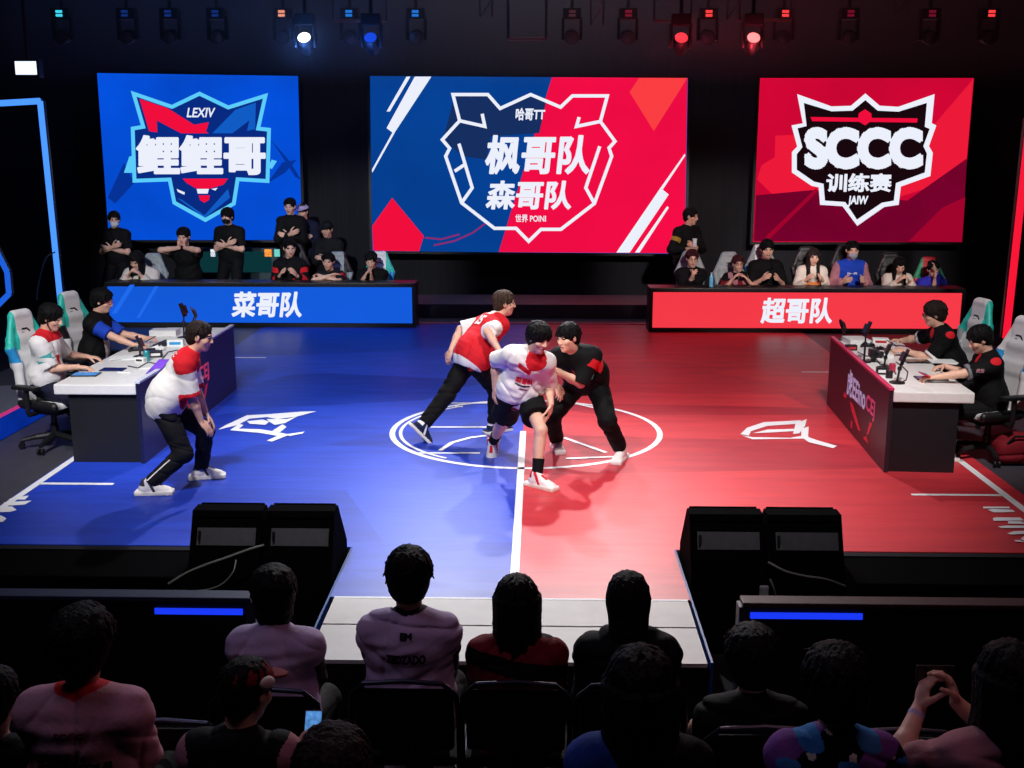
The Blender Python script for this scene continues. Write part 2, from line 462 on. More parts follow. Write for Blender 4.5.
for a, b, w in (((430,427.5),(488,427.5),.05),((440,403.5),(488,403.5),.045),((418,453.5),(480,453.5),.04),((455,407),(463,407),.05),
                ((564,438),(606,453),.05),((566,459),(618,457),.05),((576,404),(598,409),.05),((440,451),(452,443),.05),((452,443),(470,438),.05),((470,438),(486,436),.05)):
    gline(m, g2(*a), g2(*b), w, z=0.005+0.0004*len(m.f)/64)
struct('court_markings', m, white_line)
def gpoly(m, pts, z=0.003): z = 0.0045+0.0005*len(m.f); m.add([(*g2(*p), z) for p in pts], [tuple(range(len(pts)))])
m = MB()   # beast head emblem painted on the blue half
def zz(x, y): return (210+x*270/1024, 380+y*120/455)
for pl in ([(30,190),(60,172),(140,135),(235,130),(215,142),(150,148),(105,172)],[(75,192),(110,168),(128,172),(110,186),(190,188),(240,196),(300,208),(270,216),(190,202)],
           [(235,130),(340,122),(405,120),(330,140),(255,150),(215,142)],[(215,150),(290,150),(330,140),(285,165),(245,172),(225,160)],
           [(235,196),(275,170),(290,180),(265,200)],[(140,158),(200,152),(225,160),(210,172),(150,168)],[(215,232),(270,208),(300,210),(235,236)],[(290,208),(360,198),(350,206),(300,215)]):
    gpoly(m, [zz(*p) for p in pl])
struct('court_markings', m, white_line)
m = MB()
def zz(x, y): return (640+x*384/1024, 400+y*180/480)
for pl in ([(268,92),(285,75),(330,60),(430,55),(425,64),(340,70),(296,84),(290,96)],[(272,96),(300,100),(400,102),(435,96),(440,104),(300,106)],[(300,90),(340,80),(410,78),(415,84),(345,88)],
           [(415,64),(445,52),(440,70),(425,90),(408,92)],[(430,78),(450,72),(448,100),(470,108),(525,124),(515,130),(450,114),(430,100)]):
    gpoly(m, [zz(*p) for p in pl])
struct('court_markings', m, white_line)
m = MB()   # large lettering along the side lines
for pl in ([(13,498),(29,496),(25,500),(8,500)],[(4,503),(32,501),(25,505),(12,506),(3,505.5)],[(-14,507.5),(12,507),(17,510.5),(10,512.5),(-14,513)],[(-10,515.5),(1,516),(6.5,519),(3,522.5),(-10,523)]):
    gpoly(m, pl)
def zz(x, y): return (970+x*54/691, 490+y*60/768)
for pl in ([(168,222),(500,222),(510,244),(168,244)],[(225,262),(290,252),(540,262),(580,290),(300,296)],[(290,372),(330,360),(640,362),(690,400),(300,405)],[(485,410),(640,410),(690,430),(690,445),(485,440)],
           [(355,480),(480,466),(720,468),(720,500),(400,498)],[(470,570),(560,540),(760,535),(760,575),(520,582)],[(645,635),(690,610),(790,610),(790,665),(680,660)],[(560,655),(640,655),(700,680),(590,676)]):
    gpoly(m, [zz(*p) for p in pl])
struct('court_markings', m, white_line)
# ramp of two pale boards down to the hall floor
rampm = mat('pale_ramp_board', (206, 203, 198), 0.55, vary=0.05, scale=8)
t = thing("stage_apron", "pale grey boards at the front edge of the stage, behind the spectators in the middle", "platform", (0, 6.9, ZF))
for (y0, z0, y1, z1) in ((7.31, 0, 6.88, 0), (6.868, -0.004, 6.36, -0.004)):
    m = MB(); m.prism([(-1.24, y0, z0), (-1.24, y1, z1), (-1.24, y1, z1-.025), (-1.24, y0, z0-.025)], (2.44, 0, 0)); m.build("apron_board", rampm, t)
m = MB(); m.box((-1.23, 6.40, ZF+.002), (1.19, 7.3, -.03)); m.build('skirt', black, t)
m = MB(); m.box((-1.24, 7.3, -0.02), (1.2, 7.325, 0.002)); m.build('nosing', white_line, t)
# ================================================================== SCREENS
def ribbon(pts, w, closed=False):
    """pts 2-D -> list of quads as (verts, faces) with mitred joints"""
    n = len(pts); p = [Vector(q) for q in pts]; L_ = []; R_ = []
    for i in range(n):
        if closed or 0 < i < n-1:
            d0 = (p[i]-p[i-1]).normalized(); d1 = (p[(i+1) % n]-p[i]).normalized()
        elif i == 0: d0 = d1 = (p[1]-p[0]).normalized()
        else: d0 = d1 = (p[i]-p[i-1]).normalized()
        n0 = Vector((-d0.y, d0.x)); n1 = Vector((-d1.y, d1.x)); mm = (n0+n1)
        mm = mm.normalized() if mm.length > 1e-6 else n0
        k = min(2.2, 1/max(0.3, mm.dot(n0)))
        L_.append(p[i]+mm*w/2*k); R_.append(p[i]-mm*w/2*k)
    vs = [q for ab in zip(L_, R_) for q in ab]
    fs = [(2*i, 2*i+1, 2*((i+1) % n)+1, 2*((i+1) % n)) for i in range(n if closed else n-1)]
    return vs, fs
def zoom(x0, y0, w, W_=1024):
    k = w/W_
    return lambda x, y: (x0+x*k, y0+y*k)
class Art:
    """flat artwork on a lit screen: pixel outlines carried onto the screen's plane"""
    def __init__(s, parent, Y, z): s.p = parent; s.Y = Y; s.z = z; s.n = 0
    def pt(s, x, y, off): return P(*s.z(x, y), s.Y-off)
    def _b(s, name, vs, fs, m, layer):
        mb = MB(); off = 0.006*layer
        mb.add([s.pt(v[0], v[1], off) for v in vs], fs)
        return mb.build(name, m, s.p)
    def poly(s, name, pls, m, layer=1):
        for pl in pls: s._b(name, pl, [tuple(range(len(pl)))], m, layer)
    def stroke(s, name, lines, w, m, layer=2):
        vs = []; fs = []
        for pl, c in lines:
            a, b = ribbon(pl, w, c); o = len(vs); vs += [tuple(q) for q in a]; fs += [tuple(i+o for i in f) for f in b]
        return s._b(name, vs, fs, m, layer)
    def text(s, name, string, box, m, bold=0.03, shear=0.0, layer=3, skew=0.0):
        v, f = text_polys(string, bold, shear)
        lo = v.min(0); hi = v.max(0); u = (v-lo)/(hi-lo)
        x = box[0]+u[:, 0]*(box[2]-box[0]); y = box[3]-u[:, 1]*(box[3]-box[1]) + skew*(u[:, 0])
        return s._b(name, list(zip(x, y)), f, m, layer)
def screen(label, corners, Y, m, depth=0.12):
    c = [P(x, y, Y) for x, y in corners]
    cx = sum(q[0] for q in c)/4
    t = thing('video_screen', label, 'screen', (cx, Y, c[2][2]))
    mb = MB(); e = 0.05
    ctr = sum(c)/4
    mb.prism([Vector(q)+Vector((math.copysign(e, q[0]-ctr[0]), 0.012, math.copysign(e, q[2]-ctr[2]))) for q in c], (0, depth, 0))
    mb.build('cabinet', blackm, t)
    MB().add([Vector(q) for q in c], [(0,1,2,3)]).build('display', m, t)
    return t
SW = 1.0
gw = glow('screen_white', (236, 240, 252), SW); 
blue_s = glow('screen_blue', (4, 78, 214), SW, 0.18, 0.5)
t = screen('blue lit video screen with a horned cyan crest above standing people in black', [(97,73),(298,76),(302,240),(109,240)], 22.0, blue_s)
A = Art(t, 22.0, zoom(80, 60, 300))
navy = glow('screen_navy', (8, 42, 128), SW); cyan = glow('screen_cyan', (92, 205, 250), SW); redv = glow('screen_red', (240, 14, 60), SW)
midb = glow('screen_mid_blue', (16, 92, 196), SW); dkb = glow('screen_dark_blue', (6, 50, 150), SW)
A.poly('corner_pattern', [[(95,470),(150,350),(185,420),(120,490)],[(650,270),(720,350),(755,410),(735,400),(690,330)],[(640,420),(690,350),(740,340),(700,385)]], dkb, 1)
A.poly('corner_pattern', [[(150,385),(168,330),(185,325),(178,385)],[(640,365),(655,340),(672,345),(655,372)]], cyan, 2)
shield = [(183,115),(314,160),(408,115),(506,162),(633,122),(608,234),(645,238),(640,413),(538,407),(525,490),(428,546),(322,487),(306,408),(186,412),(180,234),(216,228)]
A.poly('crest_field', [shield], navy, 3)
A.poly('crest_horn', [[(203,132),(300,165),(380,215),(440,250),(345,250),(262,206),(264,247),(236,243)],[(350,405),(505,405),(490,425),(440,440),(395,438),(365,420)],[(405,462),(443,462),(440,478),(424,487),(410,478)],[(360,215),(385,222),(440,212),(430,245),(375,240)]], redv, 4)
A.poly('crest_horn', [[(600,145),(530,170),(452,250),(520,250),(578,206),(570,242),(598,236)],[(330,470),(350,478),(425,530),(505,440),(512,470),(425,540)]], midb, 4)
A.stroke('crest_outline', [(shield, True)], 13, cyan, 5)
A.text('lettering', '鲤鲤哥', (190,256,634,393), gw, 0.045, 0.0, 6)
A.text('lettering', 'LEXIV', (364,163,462,196), gw, 0.02, 0.2, 6)
A.poly('crest_detail', [[(398,440),(440,440),(436,456),(402,456)],[(330,440),(358,452),(356,460),(334,450)],[(448,440),(470,436),(462,446)]], gw, 6)
# centre
t = screen('large centre video screen split blue and red with a white outlined beast crest', [(370,76),(688,78),(685,254),(372,251)], 22.0, glow('screen_deep_blue', (6, 64, 146), SW, 0.12, 0.5))
A = Art(t, 22.0, zoom(360, 60, 340))
cr = glow('screen_crimson', (240, 12, 68), SW, 0.06, 0.6)
A.poly('red_half', [[(578,52),(986,54),(977,582),(418,578)]], cr, 1)
A.poly('red_triangle', [[(840,54),(986,54),(885,214),(812,97)]], glow('screen_coral', (250, 62, 66), SW), 2)
A.poly('red_diamond', [[(97,415),(192,530),(178,576),(40,574),(37,500)]], redv, 2)
A.poly('white_stripe', [[(165,50),(215,50),(102,222),(80,205)],[(140,50),(152,50),(90,155),(80,155)],[(100,214),(104,220),(37,340),(36,330)]], gw, 2)
A.poly('white_stripe', [[(905,385),(930,405),(812,580),(772,580)],[(925,440),(930,445),(842,580),(828,580)],[(978,282),(980,288),(912,390),(905,385)]], gw, 2)
A.poly('crest_field', [[(285,108),(385,108),(420,150),(515,108),(560,128),(540,220),(395,230),(380,300),(310,290),(250,240)]], glow('screen_shadow_blue', (22, 46, 96), SW), 2)
A.stroke('swirl', [([(195,535),(245,540),(300,525)], False), ([(222,558),(285,545),(340,520),(378,492)], False)], 5, glow('screen_violet', (140, 40, 110), SW), 2)
A.stroke('crest_outline', [([(300,183),(280,104),(385,104),(422,146),(514,104),(604,142),(640,108),(745,108),(724,185),(768,245),(750,265),(758,290),(706,432),(605,510),(545,510),(508,546),(470,507),(405,507),(306,430),(258,290),(270,266),(248,240),(300,183),(376,200),(368,162)], False),
     ([(724,185),(652,200),(660,172)], False), ([(306,430),(338,385),(298,252)], False), ([(285,335),(315,315)], False), ([(706,432),(680,385),(722,260)], False)], 10, gw, 3)
A.text('lettering', '枫哥队', (376,226,692,345), gw, 0.035, 0.12, 4)
A.text('lettering', '森哥队', (378,363,636,451), gw, 0.035, 0.12, 4)
A.text('lettering', '世界 POINI', (468,465,560,489), gw, 0.02, 0, 4)
A.text('lettering', '哈哥TT', (468,144,558,182), gw, 0.03, 0.1, 4)
# right
t = screen('red video screen with a black and white shield reading SCCC', [(760,78),(974,78),(960,242),(753,242)], 22.0, glow('screen_rose', (206, 6, 52), SW, 0.1, 0.5))
A = Art(t, 22.0, zoom(640, 60, 360))
A.poly('red_facet', [[(385,215),(470,212),(520,420),(380,385)],[(948,54),(925,330),(720,395),(840,180)],[(345,300),(385,275),(380,385),(333,340)]], glow('screen_scarlet', (236, 26, 56), SW), 1)
A.poly('dark_facet', [[(330,385),(490,370),(760,400),(930,280),(916,518),(324,515)]], glow('screen_wine', (118, 2, 44), SW, 0.2, 0.6), 2)
A.poly('red_facet', [[(355,505),(500,365),(508,372),(370,508)],[(765,515),(860,420),(925,390),(916,518)]], glow('screen_garnet', (160, 4, 44), SW), 3)
sh2 = [(447,97),(545,132),(600,130),(641,95),(682,130),(735,133),(838,97),(830,180),(843,186),(822,245),(833,264),(826,330),(742,360),(736,412),(695,418),(618,472),(576,416),(512,412),(508,362),(488,358),(432,320),(432,262),(447,246),(431,186),(463,180)]
A.poly('shield_edge', [sh2], gw, 4)
sk = [(466,122),(545,146),(605,144),(641,114),(676,144),(735,147),(816,122),(810,190),(824,196),(806,245),(816,266),(810,320),(728,350),(722,400),(688,406),(617,454),(584,404),(526,400),(522,352),(495,346),(446,312),(446,268),(462,248),(448,194),(474,188)]
A.poly('shield_field', [sk], glow('screen_black', (24, 8, 14), SW), 5)
A.poly('shield_band', [[(485,162),(600,164),(790,166),(788,178),(640,176),(490,174)],[(622,152),(640,140),(658,152),(660,172),(640,186),(620,174)]], redv, 6)
A.text('lettering', 'SCCC', (466,190,806,312), gw, 0.07, 0, 7)
A.text('lettering', '训练赛', (530,322,716,376), gw, 0.035, 0.05, 7)
A.text('lettering', 'JAIW', (590,386,650,418), gw, 0.04, 0.15, 7)
# ================================================================== LONG TABLES WITH LIT FRONTS
def long_table(label, x0, x1, yf, ztop, m, x_end_pad=0.06):
    t = thing('panel_table', label, 'table', ((x0+x1)/2, yf+0.22, 0))
    mb = MB(); mb.box((x0-0.06, yf+0.02, ztop-0.06), (x1+0.06, yf+0.46, ztop), bev=0.008); mb.build('tabletop', blackm, t)
    mb = MB(); mb.box((x0-0.06, yf, 0), (x0, yf+0.44, ztop-0.06)); mb.build('end_panel', blackm, t)
    mb = MB(); mb.box((x1, yf, 0), (x1+0.06, yf+0.44, ztop-0.06)); mb.build('end_panel', blackm, t)
    mb = MB(); mb.box((x0, yf+0.03, 0), (x1, yf+0.08, ztop-0.06)); mb.build('front_panel', blackm, t)
    mb = MB(); mb.box((x0, yf-0.01, 0), (x1, yf+0.03, 0.06)); mb.build('plinth', black, t)
    mb = MB(); mb.add([(x0, yf+0.02, 0.07), (x1, yf+0.02, 0.07), (x1, yf+0.02, ztop-0.07), (x0, yf+0.02, ztop-0.07)], [(0,1,2,3)]); d = mb.build('led_front', m, t)
    return t
YL, YR = 18.8, 18.45
bt = glow('table_led_blue', (20, 92, 222), SW, 0.16, 0.25)
tl_ = long_table('long table with a blue lit front reading 菜哥队', P(108,300,YL)[0], P(412,300,YL)[0], YL, P(300,283,YL)[2], bt)
A = Art(tl_, YL+0.018, zoom(80, 190, 340))
A.text('lettering', '菜哥队', (456,306,668,384), gw, 0.035, 0.12, 2)
A.poly('light_streak', [[(150,285),(165,285),(110,372),(95,372)],[(225,290),(236,290),(180,385),(170,385)]], glow('table_streak', (32, 106, 236), SW), 1)
rt2 = glow('table_led_red', (246, 58, 72), SW, 0.06, 0.3)
tr_ = long_table('long table with a red lit front reading 超哥队', P(653,300,YR)[0], P(962,300,YR)[0], YR, P(800,288.5,YR)[2], rt2)
A = Art(tr_, YR+0.018, zoom(640, 60, 360))
A.text('lettering', '超哥队', (342,676,546,750), gw, 0.035, 0.12, 2)
# ================================================================== FRONT OF STAGE
t = [o for o in bpy.data.objects if o.name.startswith('stage_ramp')]
grille = mat('speaker_grille', (5, 5, 6), 0.95, spec=.02, bump=0.6, bscale=300)
cab = mat('speaker_cabinet', (4, 4, 5), 0.95, bump=0.2, bscale=120, spec=.02)
greyin = mat('grey_recess', (62, 62, 66), 0.7, spec=.2)
def monitor(label, x0, x1, group=None):
    prof = [(7.37,ZF),(7.80,0.46),(7.94,0.46),(8.26,0.08),(8.26,ZF)]
    t = thing('stage_monitor', label, 'speaker', ((x0+x1)/2, 7.9, ZF))
    MB().prism([(x0+0.01, y, z) for y, z in prof], (x1-x0-0.02, 0, 0)).build('cabinet', cab, t)
    def on(u, s, o=0.0):   # point on the sloping back: u along x 0..1, s up the slope 0..1
        d = Vector((0, 0.43, 0.46-ZF)); n = Vector((0, -0.898, 0.44))
        return Vector((x0+0.02+u*(x1-x0-0.04), 7.37, ZF))+d*s+n*o
    MB().prism([on(.08,.74,.002), on(.95,.74,.002), on(.95,.87,.002), on(.08,.87,.002)], Vector((0,-0.006,0.003))).build('recess_panel', greyin, t)
    MB().prism([on(.0,.95,.001), on(1,.95,.001), on(1,.985,.001), on(.0,.985,.001)], Vector((0,-0.012,0.006))).build('lip', cab, t)
    h = MB()
    h.tube([on(.12,.78,.01), on(.12,.78,.03), on(.12,.84,.03), on(.12,.84,.01)], 0.008); h.build('handle', blackm, [k for k in kids(t) if k.name.startswith('recess_panel')][0])
    g = MB(); g.prism([(x0+0.03, 7.95, 0.455), (x1-0.03, 7.95, 0.455), (x1-0.03, 8.25, 0.10), (x0+0.03, 8.25, 0.10)], (0, 0.01, 0.012)); g.build('grille', grille, t)
    return t
monitor('black stage monitor speaker, outer one of the pair on the blue side', -2.36, -1.83)
monitor('black stage monitor speaker beside the blue stage edge, inner of its pair', -1.82, -1.30)
monitor('black stage monitor speaker beside the red stage edge, inner of its pair', 1.25, 1.80)
monitor('black stage monitor speaker, outer one of the pair on the red side', 1.81, 2.36)
def sub(label, x0, x1):
    t = thing('subwoofer', label, 'speaker', ((x0+x1)/2, 7.9, ZF))
    MB().box((x0, 7.6, ZF), (x1, 8.2, 0.02), bev=0.012).build('cabinet', cab, t)
    MB().box((x0+0.04, 7.59, -0.24), (x1-0.04, 7.602, -0.03)).build('grille', grille, t)
    MB().box((x0+0.01, 8.12, 0.018), (x1-0.01, 8.195, 0.03), bev=0.002).build('top_edge', mat('cabinet_top', (24, 24, 30), 0.7, spec=.1), t)
sub('long low black subwoofer in front of the blue floor, under the white side line', -4.6, -2.42)
sub('long low black subwoofer in front of the red floor, at the far right', 2.44, 4.6)
def barrier(label, x0, x1, led, light_tint):
    t = thing('crowd_barrier', label, 'barrier', ((x0+x1)/2, 6.3, ZF))
    MB().box((x0, 6.3, ZF), (x1, 6.36, 0.40)).build('panel', black, t)
    MB().box((x0-0.01, 6.27, 0.40), (x1+0.01, 6.39, 0.43), bev=0.006).build('top_rail', mat('barrier_rail_lit_'+light_tint, (40, 46, 74) if light_tint == 'blue' else (66, 40, 46), 0.5, spec=.25), t)
    ex = x1 if x0 < 0 else x0
    MB().box((ex-0.03, 6.28, ZF), (ex+0.03, 6.38, 0.40), bev=0.006).build('end_post', mat('barrier_post', (40, 42, 60), 0.5), t)
    MB().box((led[0], 6.285, led[2]), (led[1], 6.3, led[2]+0.035)).build('led_strip', glow('led_strip_blue', (22, 50, 220), 1.3), t)
barrier('black crowd barrier with a blue light strip behind the spectators at the left', -6.2, -1.55, (P(155,606,6.3)[0], -1.6, 0.315), 'blue')
barrier('black crowd barrier with a blue light strip behind the spectators at the right', 1.39, 6.2, (P(750,617,6.3)[0], P(862,617,6.3)[0], 0.325), 'red')
# stage apron replaces a ramp: two pale boards level with the stage
cablem = mat('cable_rubber', (120, 122, 118), 0.5)
def cable(label, px, Y, r=0.007, m=cablem, name='cable'):
    pts = [Vector(P(x, y, yy)) for (x, y), yy in zip(px, Y if isinstance(Y, (list, tuple)) else [Y]*len(px))]
    # smooth
    out = []
    for i in range(len(pts)-1):
        p0 = pts[max(0, i-1)]; p1 = pts[i]; p2 = pts[i+1]; p3 = pts[min(len(pts)-1, i+2)]
        for k in range(6):
            u = k/6; out.append(0.5*((2*p1)+(p2-p0)*u+(2*p0-5*p1+4*p2-p3)*u*u+(3*p1-3*p2+p3-p0)*u**3))
    out.append(pts[-1])
    mb = MB(); mb.tube(out, r, 6); o = mb.build(name, m, smooth=True, origin=out[0])
    return tag(o, label, 'cable')
cable('pale cable running up the back of the monitor speakers on the blue side', [(168,584),(186,573),(205,565),(228,557),(250,549),(264,545)], [7.3,7.4,7.45,7.5,7.54,7.57], 0.008)
cable('thin looped cable hanging under the long pale cable on the blue side', [(236,560),(233,572),(222,584),(205,590),(184,591)], [7.45,7.38,7.36,7.36,7.36], 0.005)
cable('grey cable crossing the back of the monitor speakers on the red side', [(768,562),(785,571),(805,576),(825,579),(845,586)], [7.48,7.44,7.42,7.4,7.5], 0.008)
cable('short pale cable hanging behind the red side monitor speakers', [(770,579),(774,589),(776,600)], [7.35,7.33,7.36], 0.007)
m = MB(); c = P(764, 592, 7.33); m.box(c-np.array([.03,.015,.045]), c+np.array([.03,.015,.045]), bev=0.01)
o = tag(m.build('connector_box', mat('pale_connector', (170, 180, 180), 0.4), origin=c), 'small pale connector hanging from cables behind the red side monitors', 'connector')
# ================================================================== LIT TUBES, TRUSS, FIXTURES
def tubes(name, label, pts, r, gm, cat='light tube', back=None):
    pts = [Vector(p) for p in pts]
    t = thing(name, label, cat, pts[-1])
    for a, b in zip(pts[:-1], pts[1:]):
        MB().tube([a, b], r, 8).build('tube', gm, t)
        d = Vector((0, r*1.4, 0)); MB().tube([a+d, b+d], r*1.15, 6).build('mount', blackm, t)
    return t
tb = glow('tube_blue', (70, 140, 250), 1.3); tb2 = glow('tube_blue_dim', (30, 96, 220), 1.0); trd = glow('tube_red', (238, 22, 52), 1.1)
tubes('light_tube', 'tall blue lit tube frame with a corner at its top, left of the blue screen', [P(-22,104.5,17), P(40,101,17), P(61.5,312,17)], 0.045, tb)
tubes('light_tube', 'short blue lit tube bent like half a hexagon at the left edge', [P(-6,246,14), P(7,272,14), P(9,294,14), P(-6,309,14)], 0.035, tb2)
tubes('light_tube', 'tall red lit tube at the right edge behind the gaming chairs', [P(1030,118,15), P(1006,338,15)], 0.05, trd)
t = thing('flood_light', 'rectangular white blue flood light hanging at the upper left', 'light', P(26,58,18))
c = P(26,68,18); MB().box(c+np.array([-.2,.0,-.14]), c+np.array([.2,.16,.14]), bev=0.01).build('housing', blackm, t)
MB().box(c+np.array([-.165,-.012,-.1]), c+np.array([.165,.0,.1])).build('lamp_panel', glow('flood_white', (226, 238, 255), 1.4), t)
MB().tube([c+np.array([0,.08,.14]), c+np.array([0,.08,4.6])], 0.025, 6).build('pole', blackm, t)
def truss(label, y, z, x0, x1, s=0.3):
    t = thing('lighting_truss', label, 'truss', ((x0+x1)/2, y, z))
    for dy in (0, s):
        for dz in (0, s): MB().tube([(x0, y+dy, z+dz), (x1, y+dy, z+dz)], 0.026, 8).build('chord', mat('truss_metal', (70, 70, 76), 0.4, 0.7), t)
    m = MB(); n = int((x1-x0)/0.45)
    for i in range(n):
        a = x0+(x1-x0)*i/n; b = x0+(x1-x0)*(i+1)/n
        for dy in (0, s): m.tube([(a, y+dy, z+(i % 2)*s), (b, y+dy, z+((i+1) % 2)*s)], 0.013, 5)
        for dz in (0, s): m.tube([(a, y+(i % 2)*s, z+dz), (b, y+((i+1) % 2)*s, z+dz)], 0.013, 5)
    m.build('lattice', MATS['truss_metal'], t)
    for x in (x0+1, 0, x1-1): MB().tube([(x, y+s/2, z+s), (x, y+s/2, 9)], 0.02, 6).build('hanger', blackm, t)
truss('silver lattice truss across the top holding the rear row of lights', 19.46, 5.72, -10, 10)
truss('nearer lattice truss across the top holding the lit spot lamps', 18.26, 5.56, -9, 9)
fixm = mat('fixture_black', (7, 7, 9), 0.6, spec=.15)
dimlens = mat('dark_lens', (12, 12, 16), 0.5, 0.0, spec=0.8)
LAMPS = []
def moving_head(px, py, Y, label, disp=None, lens=None, group=None, tilt=0.5, dpy=12):
    c = P(px, dpy, Y); x = c[0]; z = c[2]
    t = thing('moving_head_light', label, 'light', (x, Y, z), group)
    MB().box((x-.15, Y-.12, z-.09), (x+.15, Y+.12, z+.09), bev=0.02).build('base', fixm, t); bs_ = kids(t)[0]
    MB().tube([(x, Y, z+.09), (x, Y, z+.40)], 0.03, 8).build('clamp', fixm, t)
    for s in (-1, 1): MB().box((x+s*.15-.025, Y-.06, z-.42), (x+s*.15+.025, Y+.06, z-.06), bev=0.015).build('yoke_arm', fixm, t)
    hz = z-.36
    M = Matrix.Translation((x, Y, hz)) @ Matrix.Rotation(PI/2+tilt, 4, 'X')
    m = MB(); m.lathe([(0.05,-.18),(.09,-.17),(.115,-.08),(.12,.1),(.11,.15),(.1,.15)], n=20, M=M); hd_ = m.build('head', fixm, t, smooth=True)
    m = MB(); m.lathe([(0.098,.145),(.098,.152),(.05,.165),(.004,.17)], n=20, M=M); m.build('lens', lens or dimlens, hd_, smooth=True)
    if disp:
        for k in (0, 1): MB().box((x-.055, Y-.132, z-.055+k*.06), (x+.055, Y-.118, z-.012+k*.06), bev=.004).build('display', disp, bs_)
    LAMPS.append((np.array([x, Y, hz]), t)); return t
dcy = glow('display_cyan', (60, 200, 230), 1.2); dbl = glow('display_blue', (30, 120, 220), 0.9); dor = glow('display_orange', (240, 150, 120), 1.0)
drd = glow('display_red', (250, 60, 60), 1.2); drk = glow('display_dark_red', (120, 14, 40), 0.8); ddb = glow('display_dim_blue', (16, 50, 130), 0.7); dgr = glow('display_grey', (90, 50, 60), 0.5)
for px, dm, lb in ((62, dcy, 'ceiling light with a bright cyan display above the flood light'), (127, ddb, 'ceiling light with a dim blue display above the blue crest'), (170, ddb, 'ceiling light with a dim teal display, second above the blue screen'),
                   (217, ddb, 'ceiling light with a dim blue display above the right half of the blue screen'), (283, dor, 'ceiling light with an orange pair of dots'), (350, dbl, 'ceiling light with a blue double display above the gap between screens'),
                   (416, dbl, 'ceiling light with a blue double display above the left of the centre screen'), (572, dgr, 'ceiling light with a faint grey display over the centre screen'), (628, drk, 'ceiling light with a dim crimson display over the centre screen'),
                   (708, drd, 'ceiling light with a bright red double display right of the centre screen'), (784, drd, 'ceiling light with a bright red double display above the left of the shield screen'), (849, drk, 'ceiling light with a dim red display above the shield'),
                   (930, drk, 'ceiling light with a dim red display above the right of the shield screen'), (989, drd, 'ceiling light with a bright red display at the far right')):
    moving_head(px, 40, 19.6, lb, dm, tilt=0.2, dpy=14)
lens_w = glow('lens_white_blue', (255, 255, 255), 4.0); lens_b = glow('lens_blue', (20, 70, 220), 1.0); lens_r = glow('lens_red', (255, 50, 60), 1.6); lens_r2 = glow('lens_bright_red', (255, 110, 110), 2.5)
for px, ln, lb in ((305, lens_w, 'glowing white blue spot lamp hanging over the gap beside the blue screen'), (371, lens_b, 'dim blue spot lamp hanging at the left end of the centre screen'),
                   (681, lens_r, 'red spot lamp hanging over the right end of the centre screen'), (753, lens_r2, 'brightest red spot lamp, hanging left of the shield screen')):
    moving_head(px, 42, 18.4, lb, None, ln, tilt=-0.62, dpy=20)
brz = mat('brown_pipe', (120, 84, 74), 0.5, .3)  # even brown colour for the hanging pipes
def light_bar(label, x0, x1, py, Y):
    a = P(x0, py, Y); b = P(x1, py, Y); t = thing('lighting_bar', label, 'bar', ((a[0]+b[0])/2, Y, a[2]))
    MB().tube([a, b], .028, 8).build('pipe', brz, t)
    for q in (a, b): MB().tube([q, (q[0], Y, 5.6)], .022, 8).build('upright', MATS['truss_metal'], t)
for x0, x1, py, lb in ((333, 386, 21, 'reddish pipe frame hanging between two blue double displays'), (508, 546, 39, 'low hanging pipe frame over the middle of the centre screen'), (654, 691, 21, 'pipe frame hanging beside the red spot lamp'), (738, 790, 20, 'pipe frame hanging over the brightest red spot lamp')):
    light_bar(lb, x0, x1, py, 19.0)
def drop_truss(label, px, Y, zb):
    x = P(px, 20, Y)[0]; t = thing('drop_truss', label, 'truss', (x, Y, zb))
    for dx in (-.1, .1): MB().tube([(x+dx, Y, zb), (x+dx, Y, 9)], .02, 6).build('chord', MATS['truss_metal'], t)
    m = MB(); n = 14
    for i in range(n):
        a = zb+(9-zb)*i/n; b = zb+(9-zb)*(i+1)/n; m.tube([(x-.1+.2*(i % 2), Y, a), (x-.1+.2*((i+1) % 2), Y, b)], .011, 5)
    m.build('lattice', MATS['truss_metal'], t)
for px, zb, lb in ((486, 5.05, 'vertical lattice truss piece hanging above the left of the crest on the centre screen'), (597, 4.92, 'vertical lattice truss piece hanging above the red half of the centre screen'), (733, 5.0, 'vertical lattice truss piece hanging between the two red spot lamps'), (900, 5.05, 'vertical lattice truss piece hanging above the right of the shield')):
    drop_truss(lb, px, 19.2, zb)
# riser at the left of the stage and the teal lit backstage opening under the blue screen
t = thing('side_platform', 'low grey platform with a pink edge and blue lit front, left of the gaming chairs', 'platform', (-6.3, 13, 0))
MB().box((-7.1, 9.0, 0), (-5.52, 12.9, 0.26)).build('deck', mat('platform_grey', (96, 96, 108), 0.6), t)
MB().box((-5.52, 9.0, 0.0), (-5.505, 12.9, 0.235)).build('lit_front', glow('platform_blue', (6, 44, 150), 0.8, 0.25, 1.5), t)
MB().box((-5.53, 9.0, 0.236), (-5.50, 12.9, 0.262)).build('edge_strip', glow('platform_pink', (190, 50, 120), 1.0), t)
t = thing('backstage_gap_panel', 'teal panel standing in for the lit backstage gap behind the seated group', 'panel', P(225,280,21.7))
a = P(178,248,21.8); b = P(278,284,21.8)
MB().box((a[0], 21.8, b[2]-.3), (b[0], 21.9, a[2])).build('backing', mat('teal_lit_backing', (14, 44, 50), 0.6), t)  # teal colour stands in for light from the backstage gap
